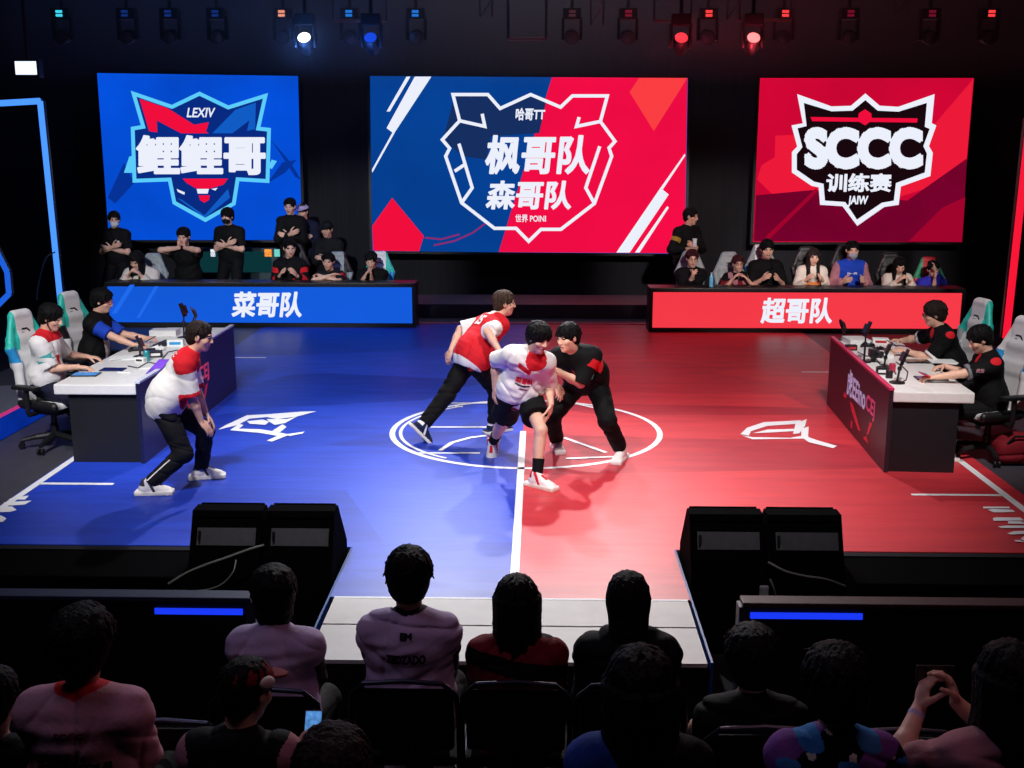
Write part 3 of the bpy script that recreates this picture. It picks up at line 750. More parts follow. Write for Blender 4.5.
for px, w, g in ((186, .1, gw), (213, .09, gw), (268, .13, glow('amber_lamp', (250, 150, 60), 1.2)), (277, .1, glow('pale_teal', (120, 220, 210), 0.9)), (205, .5, glow('teal_gap_glow', (18, 72, 78), 0.5)), (256, .6, glow('teal_gap_glow', (18, 72, 78), 0.5))):
    c = P(px, 253 if w < .3 else 262, 21.78); hh = 0.07 if w < .3 else .2
    MB().box((c[0]-w/2, 21.77, c[2]-hh), (c[0]+w/2, 21.795, c[2]+hh)).build('lamp', g, t)  # the two wide teal boxes are added glow, not fittings
cable('thin dark cable looping down beside the tall blue tube', [(37,300),(37,292),(41,272),(46,258),(55,252)], 16.9, 0.012, mat('grey_cable', (70, 74, 84), 0.5))
# ================================================================== GAMING DESKS
slabm = mat('white_desk_top', (232, 230, 228), 0.35, vary=0.04)
darkp = mat('dark_desk_panel', (22, 22, 28), 0.5)
def desk(label, xf, xb, y0, y1, sgn, panel, edge):
    """xf: x of the audience-facing front panel, xb: players' side"""
    t = thing('gaming_desk', label, 'desk', ((xf+xb)/2, (y0+y1)/2, 0))
    lo, hi = min(xf, xb), max(xf, xb)
    MB().box((lo-(.12 if sgn < 0 else 0), y0-.05, .69), (hi+(.12 if sgn > 0 else 0), y1, .79), bev=.012).build('desk_top', slabm, t)
    MB().box((lo, y0, 0), (hi, y0+.05, .69)).build('end_panel', darkp, t)
    MB().box((lo, y1-.08, 0), (hi, y1-.03, .69)).build('end_panel', darkp, t)
    x0, x1 = (xf, xf+.04) if sgn < 0 else (xf-.04, xf)
    MB().box((x0, y0-.04, 0), (x1, y1+.02, .80)).build('front_panel', panel, t)
    MB().box((x0-.005, y0-.05, .80), (x1+.005, y1+.03, .825), bev=.004).build('edge_strip', edge, t)
    return t
dl = desk('white topped gaming desk with dark panels on the blue side', -3.72, -4.40, 10.6, 13.95, -1, mat('navy_desk_panel', (26, 28, 66), 0.35), mat('pale_edge', (205, 210, 225), 0.4))
dr = desk('white topped gaming desk with a maroon front panel on the red side', 3.50, 4.12, 10.45, 13.25, 1, mat('maroon_desk_panel', (46, 32, 42), 0.4), mat('pink_edge_strip', (206, 44, 92), 0.35))
# emblem and lettering on the front panels
def panel_art(t, x, y_of, z_of, items, s):
    for name, vs, fs, m in items:
        MB().add([(x, y_of(u), z_of(v)) for u, v in vs], fs).build(name, m, t)
lil = mat('lilac_print_glow', (206, 196, 232), 0.4, emit=0.25); rpr = mat('red_print_glow', (214, 40, 60), 0.4, emit=0.2); ppr = mat('pink_print_glow', (226, 90, 140), 0.4, emit=0.2)  # printed colours with a faint glow of their own added
for (tt, xx, flip) in ((dr, 3.457, 1), (dl, -3.677, -1)):
    c0 = 11.62 if flip > 0 else 12.1
    def put(name, string, u0, u1, v0, v1, m, shear=0.0):
        v, f = text_polys(string, 0.03, shear); lo = v.min(0); hi = v.max(0); q = (v-lo)/(hi-lo)
        # read from the court: for the red desk the text runs towards the camera
        ys = c0+flip*(0.75-(u0+q[:,0]*(u1-u0))*1.5); zs = v0+q[:,1]*(v1-v0)
        MB().add([(xx, a, b) for a, b in zip(ys, zs)], f).build(name, m, tt)
    put('lettering', '虎EEino', 0.10, .70, .36, .66, lil); put('lettering', 'CEJ', .72, .98, .36, .58, ppr)
    for pl in ([(0.0,.30),(.10,.31),(.12,.35),(.02,.36)],[(.22,.33),(.34,.32),(.62,.14),(.55,.12),(.30,.24)],[(.86,.33),(.94,.34),(.84,.18),(.80,.18)],[(.30,.06),(.36,.06),(.35,.14),(.31,.14)],[(.70,.10),(.86,.10),(.80,.16)]):
        MB().add([(xx, c0+flip*(0.75-u*1.5), v) for u, v in pl], [tuple(range(len(pl)))]).build('emblem_stroke', rpr, tt)

dr.rotation_euler = (0, 0, -0.058); dr.location.x += 0.08
# ================================================================== PEOPLE
SKIN = dict(fair=mat('skin_fair', (226, 176, 152), 0.5, vary=0.05), warm=mat('skin_warm', (210, 158, 132), 0.5, vary=0.05), tan=mat('skin_tan', (190, 138, 112), 0.5, vary=0.06))
eyem = mat('eye_dark', (24, 16, 14), 0.25); lipm = mat('lip', (176, 98, 92), 0.45); eyew = mat('eye_white', (225, 220, 215), 0.3)
HAIR = dict(black=mat('hair_black', (11, 9, 10), 0.65, vary=0.4, scale=40, bump=0.8, bscale=110, stretch=(1, 1, 0.25), spec=0.16),
            brown=mat('hair_brown', (62, 46, 38), 0.65, vary=0.35, scale=40, bump=0.8, bscale=110, stretch=(1, 1, 0.25), spec=0.16),
            dark=mat('hair_dark_brown', (36, 27, 25), 0.65, vary=0.4, scale=40, bump=0.8, bscale=110, stretch=(1, 1, 0.25), spec=0.16),
            wine=mat('hair_wine', (58, 20, 24), 0.65, vary=0.35, scale=40, bump=0.8, bscale=110, stretch=(1, 1, 0.25), spec=0.16))
def cloth(name, rgb, rough=0.8, vary=0.08): return mat('cloth_'+name, rgb, rough, vary=vary, scale=9, bump=0.3, bscale=35, spec=0.2)
C_white = cloth('white', (236, 232, 230)); C_red = cloth('red', (214, 32, 44)); C_black = cloth('black', (9, 9, 11)); C_char = cloth('charcoal', (24, 24, 28))
C_blue = cloth('blue', (30, 70, 190)); C_navy = cloth('navy', (24, 26, 48)); C_grey = cloth('grey', (120, 120, 128)); C_cream = cloth('cream', (226, 214, 200)); C_mauve = cloth('mauve', (176, 120, 130))
C_wine = cloth('wine', (120, 22, 34)); C_lil = cloth('lilac', (190, 170, 205)); C_orange = cloth('orange_print', (226, 130, 70)); C_teal = cloth('teal_print', (70, 170, 170))
def rot(v, ax, deg):
    a = math.radians(deg); ax = nrm(ax); v = np.asarray(v, float)
    return v*math.cos(a)+np.cross(ax, v)*math.sin(a)+ax*(ax@v)*(1-math.cos(a))
def ik(a, c, l1, l2, pole):
    a = np.asarray(a, float); c = np.asarray(c, float); d = c-a; L = np.linalg.norm(d); L = max(L, 1e-6)
    Lm = min(L, (l1+l2)*0.998); c = a+d/L*Lm; x = (l1*l1-l2*l2+Lm*Lm)/(2*Lm); h = math.sqrt(max(0, l1*l1-x*x))
    n = d/L; p = np.asarray(pole, float); p = nrm(p-n*(p@n)); return a+n*x+p*h, c
class Body: pass
def pose(xy, yaw, pz=0.93, z0=0.0, lean=0, side=0, twist=0, head=(0, 0, 0), hands=None, feet=None, s=1.0, hip_tilt=None, shrug=0.0, armpole=None, legpole=None):
    """xy ground point under the pelvis; yaw 0 faces +Y, 180 faces the camera. hands/feet: {'L':..., 'R':...} local (right, forward, up)
    tuples scaled in metres from the pelvis ground point, or ('w', x, y, z) world points."""
    b = Body(); a = math.radians(yaw); u = V3(0,0,1); f = V3(-math.sin(a), math.cos(a), 0); r = V3(math.cos(a), math.sin(a), 0)
    b.o = V3(xy[0], xy[1], z0); b.s = s; b.r, b.f, b.u = r, f, u
    def loc(p):
        if p[0] == 'w': return V3(*p[1:])
        return b.o+r*p[0]+f*p[1]+u*p[2]
    b.loc = loc
    b.pel = b.o+u*pz
    ut = rot(u, r, -lean); ut = rot(ut, f, side); um = nrm(u*0.55+ut*0.45) if hip_tilt is None else rot(u, r, -hip_tilt)
    ft = rot(f, r, -lean); ft = rot(ft, f, side) if side else ft
    ft = rot(ft, ut, -twist); b.T = frame(ut, ft); b.ut = ut; b.Pf = frame(um, rot(f, u, -twist*0.35))
    b.mid = b.pel+um*0.20*s; b.neck = b.mid+ut*0.31*s; b.chest = b.mid+ut*0.14*s
    rt = b.T[0]
    hy, hp, hr = head
    hf = rot(f, u, -hy); hrr = np.cross(hf, u); hf2 = rot(hf, hrr, hp); hu = np.cross(hrr, hf2); hu = rot(hu, hf2, hr); b.H = frame(hu, hf2)
    nd = nrm(ut*0.55+hu*0.45+b.H[1]*0.12)
    b.nt = b.neck+nd*0.085*s; b.hs = s*1.07; b.head = b.nt+(b.H[2]*0.090+b.H[1]*0.022)*s
    for sd, sg in (('L', -1), ('R', 1)):
        S = b.neck+rt*sg*0.175*s-ut*(0.078-shrug)*s; setattr(b, 's'+sd, S)
        hd = (hands or {}).get(sd)
        if hd is None: hd = (sg*0.25, 0.06, pz-0.12)
        W = loc(hd); pol = (armpole or {}).get(sd, (sg*0.5, -1, -0.4)); pv = r*pol[0]+f*pol[1]+u*pol[2]
        E, W = ik(S, W, 0.285*s, 0.255*s, pv); setattr(b, 'e'+sd, E); setattr(b, 'w'+sd, W)
        Hp = b.pel+b.Pf[0]*sg*0.092*s-um*0.03*s; setattr(b, 'h'+sd, Hp)
        ft_ = (feet or {}).get(sd)
        if ft_ is None: ft_ = (sg*0.11, 0.0, 0.09)
        A = loc(ft_[:4] if ft_[0] == 'w' else ft_[:3]); tyaw = (ft_[4] if ft_[0] == 'w' and len(ft_) > 4 else ft_[3] if ft_[0] != 'w' and len(ft_) > 3 else sg*8)
        tp = (ft_[5] if ft_[0] == 'w' and len(ft_) > 5 else ft_[4] if ft_[0] != 'w' and len(ft_) > 4 else 0)
        pol = (legpole or {}).get(sd, (sg*0.15, 1, 0.1)); pv = r*pol[0]+f*pol[1]+u*pol[2]
        K, A = ik(Hp, A, 0.43*s, 0.42*s, pv); setattr(b, 'k'+sd, K); setattr(b, 'a'+sd, A)
        td = rot(f, u, -tyaw); tr = np.cross(td, u); td = rot(td, tr, tp); setattr(b, 'F'+sd, frame(np.cross(tr, td), td))
    b.hand = {}
    return b
def sdf_hand(S, w, d, pn, sg, curl, s, k=0.006, spread=0.0):
    d = nrm(d); pn = nrm(pn-d*(pn@d)); th = sg*np.cross(d, pn)
    R = np.array([th, d, -pn])
    S.ell(w+d*0.05*s, (0.041*s, 0.056*s, 0.0175*s), R, 0.015)
    for i, (o, ln) in enumerate(((0.030, 0.074), (0.010, 0.083), (-0.010, 0.077), (-0.029, 0.060))):
        p = w+d*(0.092-0.005*abs(i-1.2))*s+th*o*s; a0 = (0.55+0.12*i)*curl
        dd = nrm(d+th*o*spread*8)
        seg = ln*s*np.array([0.45, 0.31, 0.24]); rr = (0.0098*s, 0.0088*s, 0.0080*s, 0.0070*s)
        for j, an in enumerate((a0*62, a0*135, a0*180)):
            dr = nrm(dd*math.cos(math.radians(an))+pn*math.sin(math.radians(an))); q = p+dr*seg[j]
            S.cap(p, q, rr[j], rr[j+1], k=0.004 if j else k); p = q
    p = w+d*0.025*s+th*0.030*s
    for j, (ln, tw) in enumerate(((0.042, 0.75), (0.030, 0.45), (0.024, 0.3))):
        dr = nrm(d*(1-tw*0.35)+th*tw+pn*(0.25+0.5*curl*j)); q = p+dr*ln*s; S.cap(p, q, (0.0125-0.0018*j)*s, (0.0107-0.0015*j)*s, k=0.006 if j else 0.012); p = q
def sdf_body(b, h, hands=True, armr=1.0, legr=1.0, build=1.0):
    s = b.s; S = Sdf(h); T = b.T; g = build
    # trunk
    S.ell(b.pel+b.Pf[2]*0.02*s, (0.165*s*g, 0.115*s*g, 0.115*s), b.Pf, 0.05)
    S.ell(b.mid-b.ut*0.02*s, (0.140*s*g, 0.094*s*g, 0.16*s), T, 0.06)
    S.ell(b.chest+b.ut*0.035*s, (0.168*s*g, 0.115*s*g, 0.17*s), T, 0.06)
    S.cap(b.sL+T[0]*0.03*s, b.sR-T[0]*0.03*s, 0.058*s, k=0.05)
    for sh in (b.sL, b.sR): S.cap(b.neck-b.ut*0.01*s-T[1]*.012*s, b.neck+(sh-b.neck)*.8, 0.048*s, 0.050*s, 0.05)
    S.cap(b.neck-b.ut*0.03*s, b.nt, 0.058*s, 0.050*s, 0.03)
    # head
    q_ = b.hs; H = b.H; c = b.head; hp = lambda x, y, z: c+(H[0]*x+H[1]*y+H[2]*z)*q_
    S.cap(b.nt, hp(0, -0.015, -0.03), 0.052*q_, 0.058*q_, 0.03)
    S.ell(hp(0, -0.012, 0.028), (0.074*q_, 0.094*q_, 0.088*q_), H, 0.02)
    S.ell(hp(0, 0.022, -0.030), (0.061*q_, 0.068*q_, 0.085*q_), H, 0.03)
    S.ell(hp(0, 0.058, -0.092), (0.026*q_, 0.024*q_, 0.020*q_), H, 0.03)
    S.cap(hp(-0.030, 0.074, 0.030), hp(0.030, 0.074, 0.030), 0.012*q_, k=0.02)
    for x in (-1, 1):
        S.ell(hp(x*0.042, 0.058, -0.022), (0.022*q_, 0.022*q_, 0.022*q_), H, 0.02)
        S.ell(hp(x*0.031, 0.094, 0.011), (0.017*q_, 0.016*q_, 0.011*q_), H, 0.012, 's')
        S.ell(hp(x*0.031, 0.074, 0.011), (0.014*q_, 0.013*q_, 0.012*q_), H, 0.003)
        S.ell(hp(x*0.076, -0.006, -0.002), (0.011*q_, 0.020*q_, 0.031*q_), H, 0.008)
    S.cap(hp(0, 0.086, 0.016), hp(0, 0.104, -0.022), 0.008*q_, 0.0125*q_, 0.012)
    for x in (-1, 1): S.ell(hp(x*0.011, 0.094, -0.026), (0.009*q_, 0.010*q_, 0.008*q_), H, 0.006)
    S.ell(hp(0, 0.084, -0.054), (0.023*q_, 0.012*q_, 0.0065*q_), H, 0.006); S.ell(hp(0, 0.082, -0.066), (0.019*q_, 0.012*q_, 0.0075*q_), H, 0.006)
    # limbs
    for sd, sg in (('L', -1), ('R', 1)):
        sh, e, w = getattr(b, 's'+sd), getattr(b, 'e'+sd), getattr(b, 'w'+sd)
        S.ell(sh, (0.058*s*armr,)*3, None, 0.04)
        S.cap(sh, e, 0.050*s*armr, 0.041*s*armr, 0.03); S.cap(e, e+(w-e)*0.4, 0.041*s*armr, 0.040*s*armr, 0.02); S.cap(e+(w-e)*0.4, w, 0.040*s*armr, 0.027*s*armr, 0.02)
        if hands:
            hd = b.hand.get(sd, {}); d = np.asarray(hd.get('d', w-e), float); pn = np.asarray(hd.get('pn', -b.T[0]*sg+b.f*0.1), float)
            if abs(nrm(d)@nrm(pn)) > 0.95: pn = pn+b.u*0.7
            sdf_hand(S, w, d, pn, sg, hd.get('curl', 0.35), s*1.04, spread=hd.get('spread', 0.0))
        hi, kn, an = getattr(b, 'h'+sd), getattr(b, 'k'+sd), getattr(b, 'a'+sd); Fm = getattr(b, 'F'+sd)
        S.cap(hi, kn, 0.086*s*legr, 0.056*s*legr, 0.05); S.cap(kn, an, 0.054*s*legr, 0.038*s*legr, 0.03)
        ax = nrm(an-kn); bk = -b.f-ax*(-b.f@ax); S.ell(kn+(an-kn)*0.3+nrm(bk)*0.018*s, (0.048*s*legr, 0.048*s*legr, 0.12*s), frame(-ax, b.f if abs(ax@b.f) < 0.95 else b.u), 0.03)
        S.cap(an-Fm[2]*0.03*s, an+Fm[1]*0.11*s-Fm[2]*0.05*s, 0.036*s, 0.026*s, 0.02)
    return S
def face_zone(b):
    H = b.H; s = b.hs
    def z(cn):
        q = (cn-b.head)/s; x = q@H[0]; y = q@H[1]; zz = q@H[2]; out = np.zeros(len(cn), int)
        ax = np.abs(x)
        out[(y > 0.05) & (np.abs(ax-0.031) < 0.016) & (np.abs(zz-0.011) < 0.0048)] = 1
        out[(y > 0.05) & (np.abs(ax-0.033) < 0.017) & (np.abs(zz-0.031+ (ax-0.033)*0.2) < 0.0036)] = 1
        out[(y > 0.068) & (ax < 0.021) & (np.abs(zz+0.060) < 0.0085)] = 2
        return out
    return z
def sdf_hair(b, kind, h, seed, bulk=1.0, ll=1.0):
    s = b.hs; H = b.H; c = b.head; S = Sdf(h); r = np.random.default_rng(seed)
    hp = lambda x, y, z: c+(H[0]*x+H[1]*y+H[2]*z)*s
    ce = np.array([0, -0.016, 0.032]); R0 = np.array([0.083, 0.103, 0.090])*bulk
    S.ell(hp(*ce), R0*s, H, 0.02)
    S.ell(hp(0, -0.05, -0.01), np.array([0.076, 0.068, 0.085])*s*bulk, H, 0.03)      # nape
    fr = {'short': 0.052, 'bowl': 0.034, 'fringe': 0.036, 'long': 0.044, 'up': 0.066, 'side': 0.056}.get(kind, 0.05)
    S.ell(hp(0, 0.115, fr-0.112), (0.070*s, 0.085*s, 0.105*s), H, 0.012, 's')
    def tuft(th, p0, p1, r0, r1, drop=0.0, lift=0.0):
        pts = []; tw = r.normal()*0.25
        for i, p in enumerate(np.linspace(p0, p1, 4)):
            pr = math.radians(p); a = th+tw*i/3; q = ce+R0*(1.0+lift*math.sin(i/3*PI*0.8))*np.array([math.sin(pr)*math.sin(a), math.sin(pr)*math.cos(a), math.cos(pr)]); pts.append(q)
        pts[-1] = pts[-1]+np.array([0, 0, -drop])+r.normal(size=3)*0.009
        rr = np.linspace(r0, r1, 4)
        for i in range(3): S.cap(hp(*pts[i]), hp(*pts[i+1]), rr[i]*s, rr[i+1]*s, 0.004)
    n = 110 if h < 0.007 else 60
    for i in range(n):
        th = r.uniform(-PI, PI); front = abs(th) < 0.95
        if kind == 'up':
            tuft(th, r.uniform(5, 30), r.uniform(50, 75) if front else r.uniform(70, 100), 0.012, 0.005, -0.014 if front else 0.0, 0.10)
        else:
            lim = {'short': 66, 'bowl': 80, 'fringe': 80, 'long': 72, 'side': 66}.get(kind, 66)
            tuft(th+0, r.uniform(0, 45), r.uniform(lim-12, lim+2) if front else r.uniform(80, 114), r.uniform(.009, .015), 0.004, 0.004, r.uniform(-.02, .10))
    if kind in ('long', 'pony'):
        for i in range(60):
            th = r.uniform(0.85, 2*PI-0.85)
            q = ce+R0*np.array([math.sin(th), math.cos(th), -0.15]); L = r.uniform(0.20, 0.33)*ll
            a = hp(*q); m1 = a-b.u*L*0.5*s-b.H[1]*0.01*s; e = a-b.u*L*s+b.H[1]*(-0.02 if math.cos(th) < 0 else 0.03)*s+r.normal(size=3)*0.012
            S.cap(hp(q[0], q[1], 0.03), a, 0.02*s, 0.018*s, 0.01); S.cap(a, m1, 0.018*s, 0.018*s, 0.010); S.cap(m1, e, 0.018*s, 0.007*s, 0.010)
    if kind in ('short', 'up', 'side', 'bowl', 'fringe'): S.cut(hp(0, -0.02, {'bowl': -0.065}.get(kind, -0.075)), -H[2]+H[1]*0.25, 0.01)
    S.wrinkle(0.0016*s, 0.016, seed)
    return S
def arm_param(b, cn):
    """nearest arm, 0..1 upper, 1..2 lower; -1 elsewhere"""
    out = np.full(len(cn), -1.0); side = np.zeros(len(cn), int); best = np.full(len(cn), 9.0)
    for sg, sd in ((-1, 'L'), (1, 'R')):
        sh, e, w = getattr(b, 's'+sd), getattr(b, 'e'+sd), getattr(b, 'w'+sd)
        for o, (p, q) in enumerate(((sh, e), (e, w))):
            d = q-p; t = np.clip(((cn-p)@d)/(d@d), 0, 1); dist = np.linalg.norm(cn-p-t[:,None]*d, axis=1)
            m = dist < best; best[m] = dist[m]; out[m] = o+t[m]; side[m] = sg
    q = (cn-b.mid)/b.s; x = q@b.T[0]; y = q@b.T[1]; z = q@b.T[2]
    dt = (np.sqrt((x/0.185)**2+(y/0.15)**2)-1)*0.16
    out[(dt < best/b.s-0.075) | ((out < 0.12) & (np.abs(x) < 0.17))] = -1
    return out, side
def zone_top(b, fn):
    """fn(x right, y forward, z up along the trunk (0 pelvis .. 0.51 neck), arm, side) -> slot"""
    def z(cn):
        q = (cn-b.pel)/b.s; arm, side = arm_param(b, cn)
        return fn(q@b.T[0], q@b.T[1], q@b.T[2], arm, side)
    return z
def sdf_top(b, h, sleeve=0.78, loose=0.02, hem=0.10, hood=False, seed=1, wr=0.006, collar=True, flare=0.0, build=1.0):
    """sleeve: 0..1 to the elbow, 1..2 to the wrist"""
    s = b.s; S = Sdf(h); T = b.T; l = loose*s; g = build
    S.ell(b.mid-b.ut*0.02*s, (0.148*s*g+l*1.1, 0.100*s*g+l*0.9, 0.18*s+l), T, 0.06)
    S.ell(b.chest+b.ut*0.03*s, (0.172*s*g+l*.9, 0.118*s*g+l*.7, 0.175*s+l*0.6), T, 0.06)
    S.cap(b.sL+T[0]*0.02*s, b.sR-T[0]*0.02*s, 0.060*s+l*0.7, k=0.05)
    for sh in (b.sL, b.sR): S.cap(b.neck-b.ut*0.015*s-T[1]*.012*s, b.neck+(sh-b.neck)*.85, 0.052*s+l*.4, 0.056*s+l*.6, 0.05)
    lo = b.pel-b.Pf[2]*hem*s
    hem_c = b.pel-b.Pf[2]*(hem-0.02)*s
    S.ell(b.pel+b.Pf[2]*0.03*s-b.Pf[1]*.012*s, (0.170*s*g+l*1.1+flare, 0.124*s*g+l*1.25+flare*.6, 0.17*s+hem*s*0.5), b.Pf, 0.11)
    q_ = (b.pel+b.mid)*.5; S.ell(q_, (0.154*s*g+l*1.1+flare*.5, 0.106*s*g+l*0.9+flare*.3, 0.16*s), frame(nrm(b.ut+b.Pf[2]), b.T[1]+b.Pf[1]), 0.10)
    S.cut(lo, -b.Pf[2])
    for sd, sg in (('L', -1), ('R', 1)):
        sh, e, w = getattr(b, 's'+sd), getattr(b, 'e'+sd), getattr(b, 'w'+sd)
        if sleeve <= 0: continue
        t = min(sleeve, 1.0); q = sh+(e-sh)*t
        S.cap(sh+T[0]*(-sg)*0.015, q, 0.056*s+l*0.8, 0.050*s+l*(1.15 if sleeve <= 1 else 1.0), 0.06, flat=sleeve <= 1)
        if sleeve > 1:
            q2 = e+(w-e)*(sleeve-1); S.cap(e, q2, 0.050*s+l*0.9, 0.036*s+l*0.7, 0.03, flat=True)
    S.fold(wr*1.3*s, 0.22*s, seed, [b.ut*.6+b.T[0]*.8, b.ut*.5-b.T[0]*.8, b.ut*.8+b.T[1]*.3, b.T[0]]); S.wrinkle(wr*0.3*s, 0.10*s, seed+9, ax=b.ut)
    if collar: S.cap(b.neck-b.ut*0.02*s, b.neck+(b.nt-b.neck)*0.45+0*b.ut, 0.064*s+l*0.15, 0.062*s+l*0.1, 0.02, flat=True)
    if hood:
        S.cap(b.neck-T[1]*0.07*s+b.ut*0.0, b.neck-T[1]*0.075*s+b.ut*0.05*s, 0.075*s, 0.06*s, 0.05)
        S.cap(b.neck-T[0]*0.08*s, b.neck+T[0]*0.08*s, 0.05*s, k=0.05)
    return S
def sdf_legs(b, h, length=1.92, loose=0.018, seed=5, wr=0.005, build=1.0):
    """length 0..1 to the knee, 1..2 to the ankle"""
    s = b.s; S = Sdf(h); l = loose*s
    S.ell(b.pel+b.Pf[2]*0.02*s, (0.170*s*build+l, 0.122*s*build+l, 0.115*s), b.Pf, 0.05)
    S.ell(b.pel-b.Pf[2]*0.03*s-b.Pf[1]*0.03*s, (0.160*s+l, 0.110*s+l, 0.105*s), b.Pf, 0.05)
    for sd, sg in (('L', -1), ('R', 1)):
        hi, kn, an = getattr(b, 'h'+sd), getattr(b, 'k'+sd), getattr(b, 'a'+sd)
        if length <= 1:
            q = hi+(kn-hi)*length; S.cap(hi, q, 0.090*s+l, 0.078*s+l*1.9, 0.04, flat=True)
        else:
            q = kn+(an-kn)*(length-1); S.cap(hi, kn, 0.089*s+l, 0.062*s+l, 0.05); S.cap(kn, q, 0.060*s+l, 0.046*s+l*0.95, 0.03, flat=True)
    S.cut(b.pel+b.Pf[2]*0.12*s, b.Pf[2])
    S.fold(wr*1.3*s, 0.12*s, seed, [b.u+b.f*.4, b.u-b.r*.5, b.u*.8+b.r*.7]); S.wrinkle(wr*0.3*s, 0.10*s, seed, ax=b.u)
    return S
def sdf_shoe(b, sd, h, chunky=1.0):
    s = b.s*1.1; an = getattr(b, 'a'+sd); Fm = getattr(b, 'F'+sd); S = Sdf(h); q = lambda x, y, z: an+(Fm[0]*x+Fm[1]*y+Fm[2]*z)*s
    S.ell(q(0, -0.03, -0.035), (0.040*s, 0.05*s, 0.045*s), Fm, 0.03)
    S.cap(q(0, -0.025, -0.02), q(0, -0.01, 0.03), 0.048*s, 0.045*s, 0.02)
    S.cap(q(0, 0.0, -0.035), q(0, 0.13, -0.056), 0.044*s, 0.036*s, 0.03)
    S.cap(q(0, 0.01, 0.0), q(0, 0.10, -0.035), 0.040*s, 0.035*s, 0.03)
    S.ell(q(0, 0.145, -0.056), (0.046*s, 0.05*s, 0.036*s), Fm, 0.03)
    S.box(q(0, 0.045, -0.066), (0.047*s*chunky, 0.155*s, 0.022*s*chunky), Fm, 0.014*s, 0.006)
    S.ell(q(0, -0.075, -0.07), (0.047*s*chunky, 0.035*s, 0.018*s), Fm, 0.02)
    S.cut(an-Fm[2]*0.09*b.s, -Fm[2]); S.cut(q(0, 0, 0.05), Fm[2]*1.0-Fm[1]*0.0)
    def z(cn):
        v = (cn-an)/s; zz = v@Fm[2]; yy = v@Fm[1]; xx = v@Fm[0]
        out = np.zeros(len(cn), int); out[zz < -0.052] = 1; out[(zz > -0.048) & (np.abs(yy-0.03+zz*0.5) < 0.012)] = 2; out[(zz > 0.0) & (yy < -0.02)] = 2; out[(np.abs(xx) < 0.014) & (yy > 0.05) & (yy < 0.11) & (zz > -0.05)] = 2
        return out
    return S, z
def decal(name, parent, S, polys, org, right, up, nrmv, m, lift=0.004, start=0.16):
    """flat print laid on the cloth: (verts uv in metres, faces) pushed onto the garment's surface"""
    v, f = polys; right = nrm(right); up = nrm(up); n = nrm(nrmv); v = np.asarray(v, float)
    bm = bmesh.new(); bv = [bm.verts.new((p[0], p[1], 0)) for p in v]
    for q in f:
        try: bm.faces.new([bv[i] for i in q])
        except ValueError: pass
    for _ in range(2):
        ed = [e for e in bm.edges if e.calc_length() > 0.02]
        if ed: bmesh.ops.subdivide_edges(bm, edges=ed, cuts=1)
    bmesh.ops.triangulate(bm, faces=bm.faces)
    bm.verts.index_update(); v = np.array([p.co[:2] for p in bm.verts]); f = [tuple(q.index for q in fc.verts) for fc in bm.faces]; bm.free()
    p = np.asarray(org)+v[:,:1]*right+v[:,1:2]*up+n*start
    for _ in range(60): p = p-n*np.clip(S.sample(p)-lift, -0.01, 0.02)[:,None]*0.8
    mb = MB(); mb.add(p, f); return mb.build(name, m, parent)
def text_uv(string, w, hgt, bold=0.03, shear=0.0):
    v, f = text_polys(string, bold, shear); lo = v.min(0); hi = v.max(0); q = (v-lo)/(hi-lo)-0.5
    return q*np.array([w, hgt]), f
def blob_uv(pls): 
    vs = []; fs = []
    for pl in pls: fs.append(tuple(range(len(vs), len(vs)+len(pl)))); vs += list(pl)
    return np.array(vs, float), fs
def glasses(b, parent, m, lens=None):
    s = b.hs; H = b.H; hp = lambda x, y, z: Vector(b.head+(H[0]*x+H[1]*y+H[2]*z)*s); mb = MB()
    for x in (-1, 1):
        mb.tube([hp(x*0.032+0.022*math.cos(a), 0.100-0.003*abs(math.cos(a)), 0.008+0.017*math.sin(a)) for a in np.linspace(0, 2*PI, 13)], 0.0028*s, 5)
        mb.tube([hp(x*0.054, 0.096, 0.012), hp(x*0.078, 0.06, 0.014), hp(x*0.082, -0.005, 0.012)], 0.0025*s, 5)
    mb.tube([hp(-0.010, 0.101, 0.012), hp(0.010, 0.101, 0.012)], 0.0025*s, 5)
    return mb.build('glasses', m, parent)
def face_mask(b, parent, m, h=0.006):
    s = b.hs; H = b.H; hp = lambda x, y, z: b.head+(H[0]*x+H[1]*y+H[2]*z)*s; S = Sdf(h)
    S.ell(hp(0, 0.040, -0.052), (0.062*s, 0.070*s, 0.056*s), H, 0.02); S.ell(hp(0, 0.092, -0.03), (0.02*s, 0.022*s, 0.025*s), H, 0.02)
    S.cut(hp(0, 0, -0.008), H[2]); S.cut(hp(0, 0.035, 0), -H[1])
    return S.build('face_mask', m, parent)
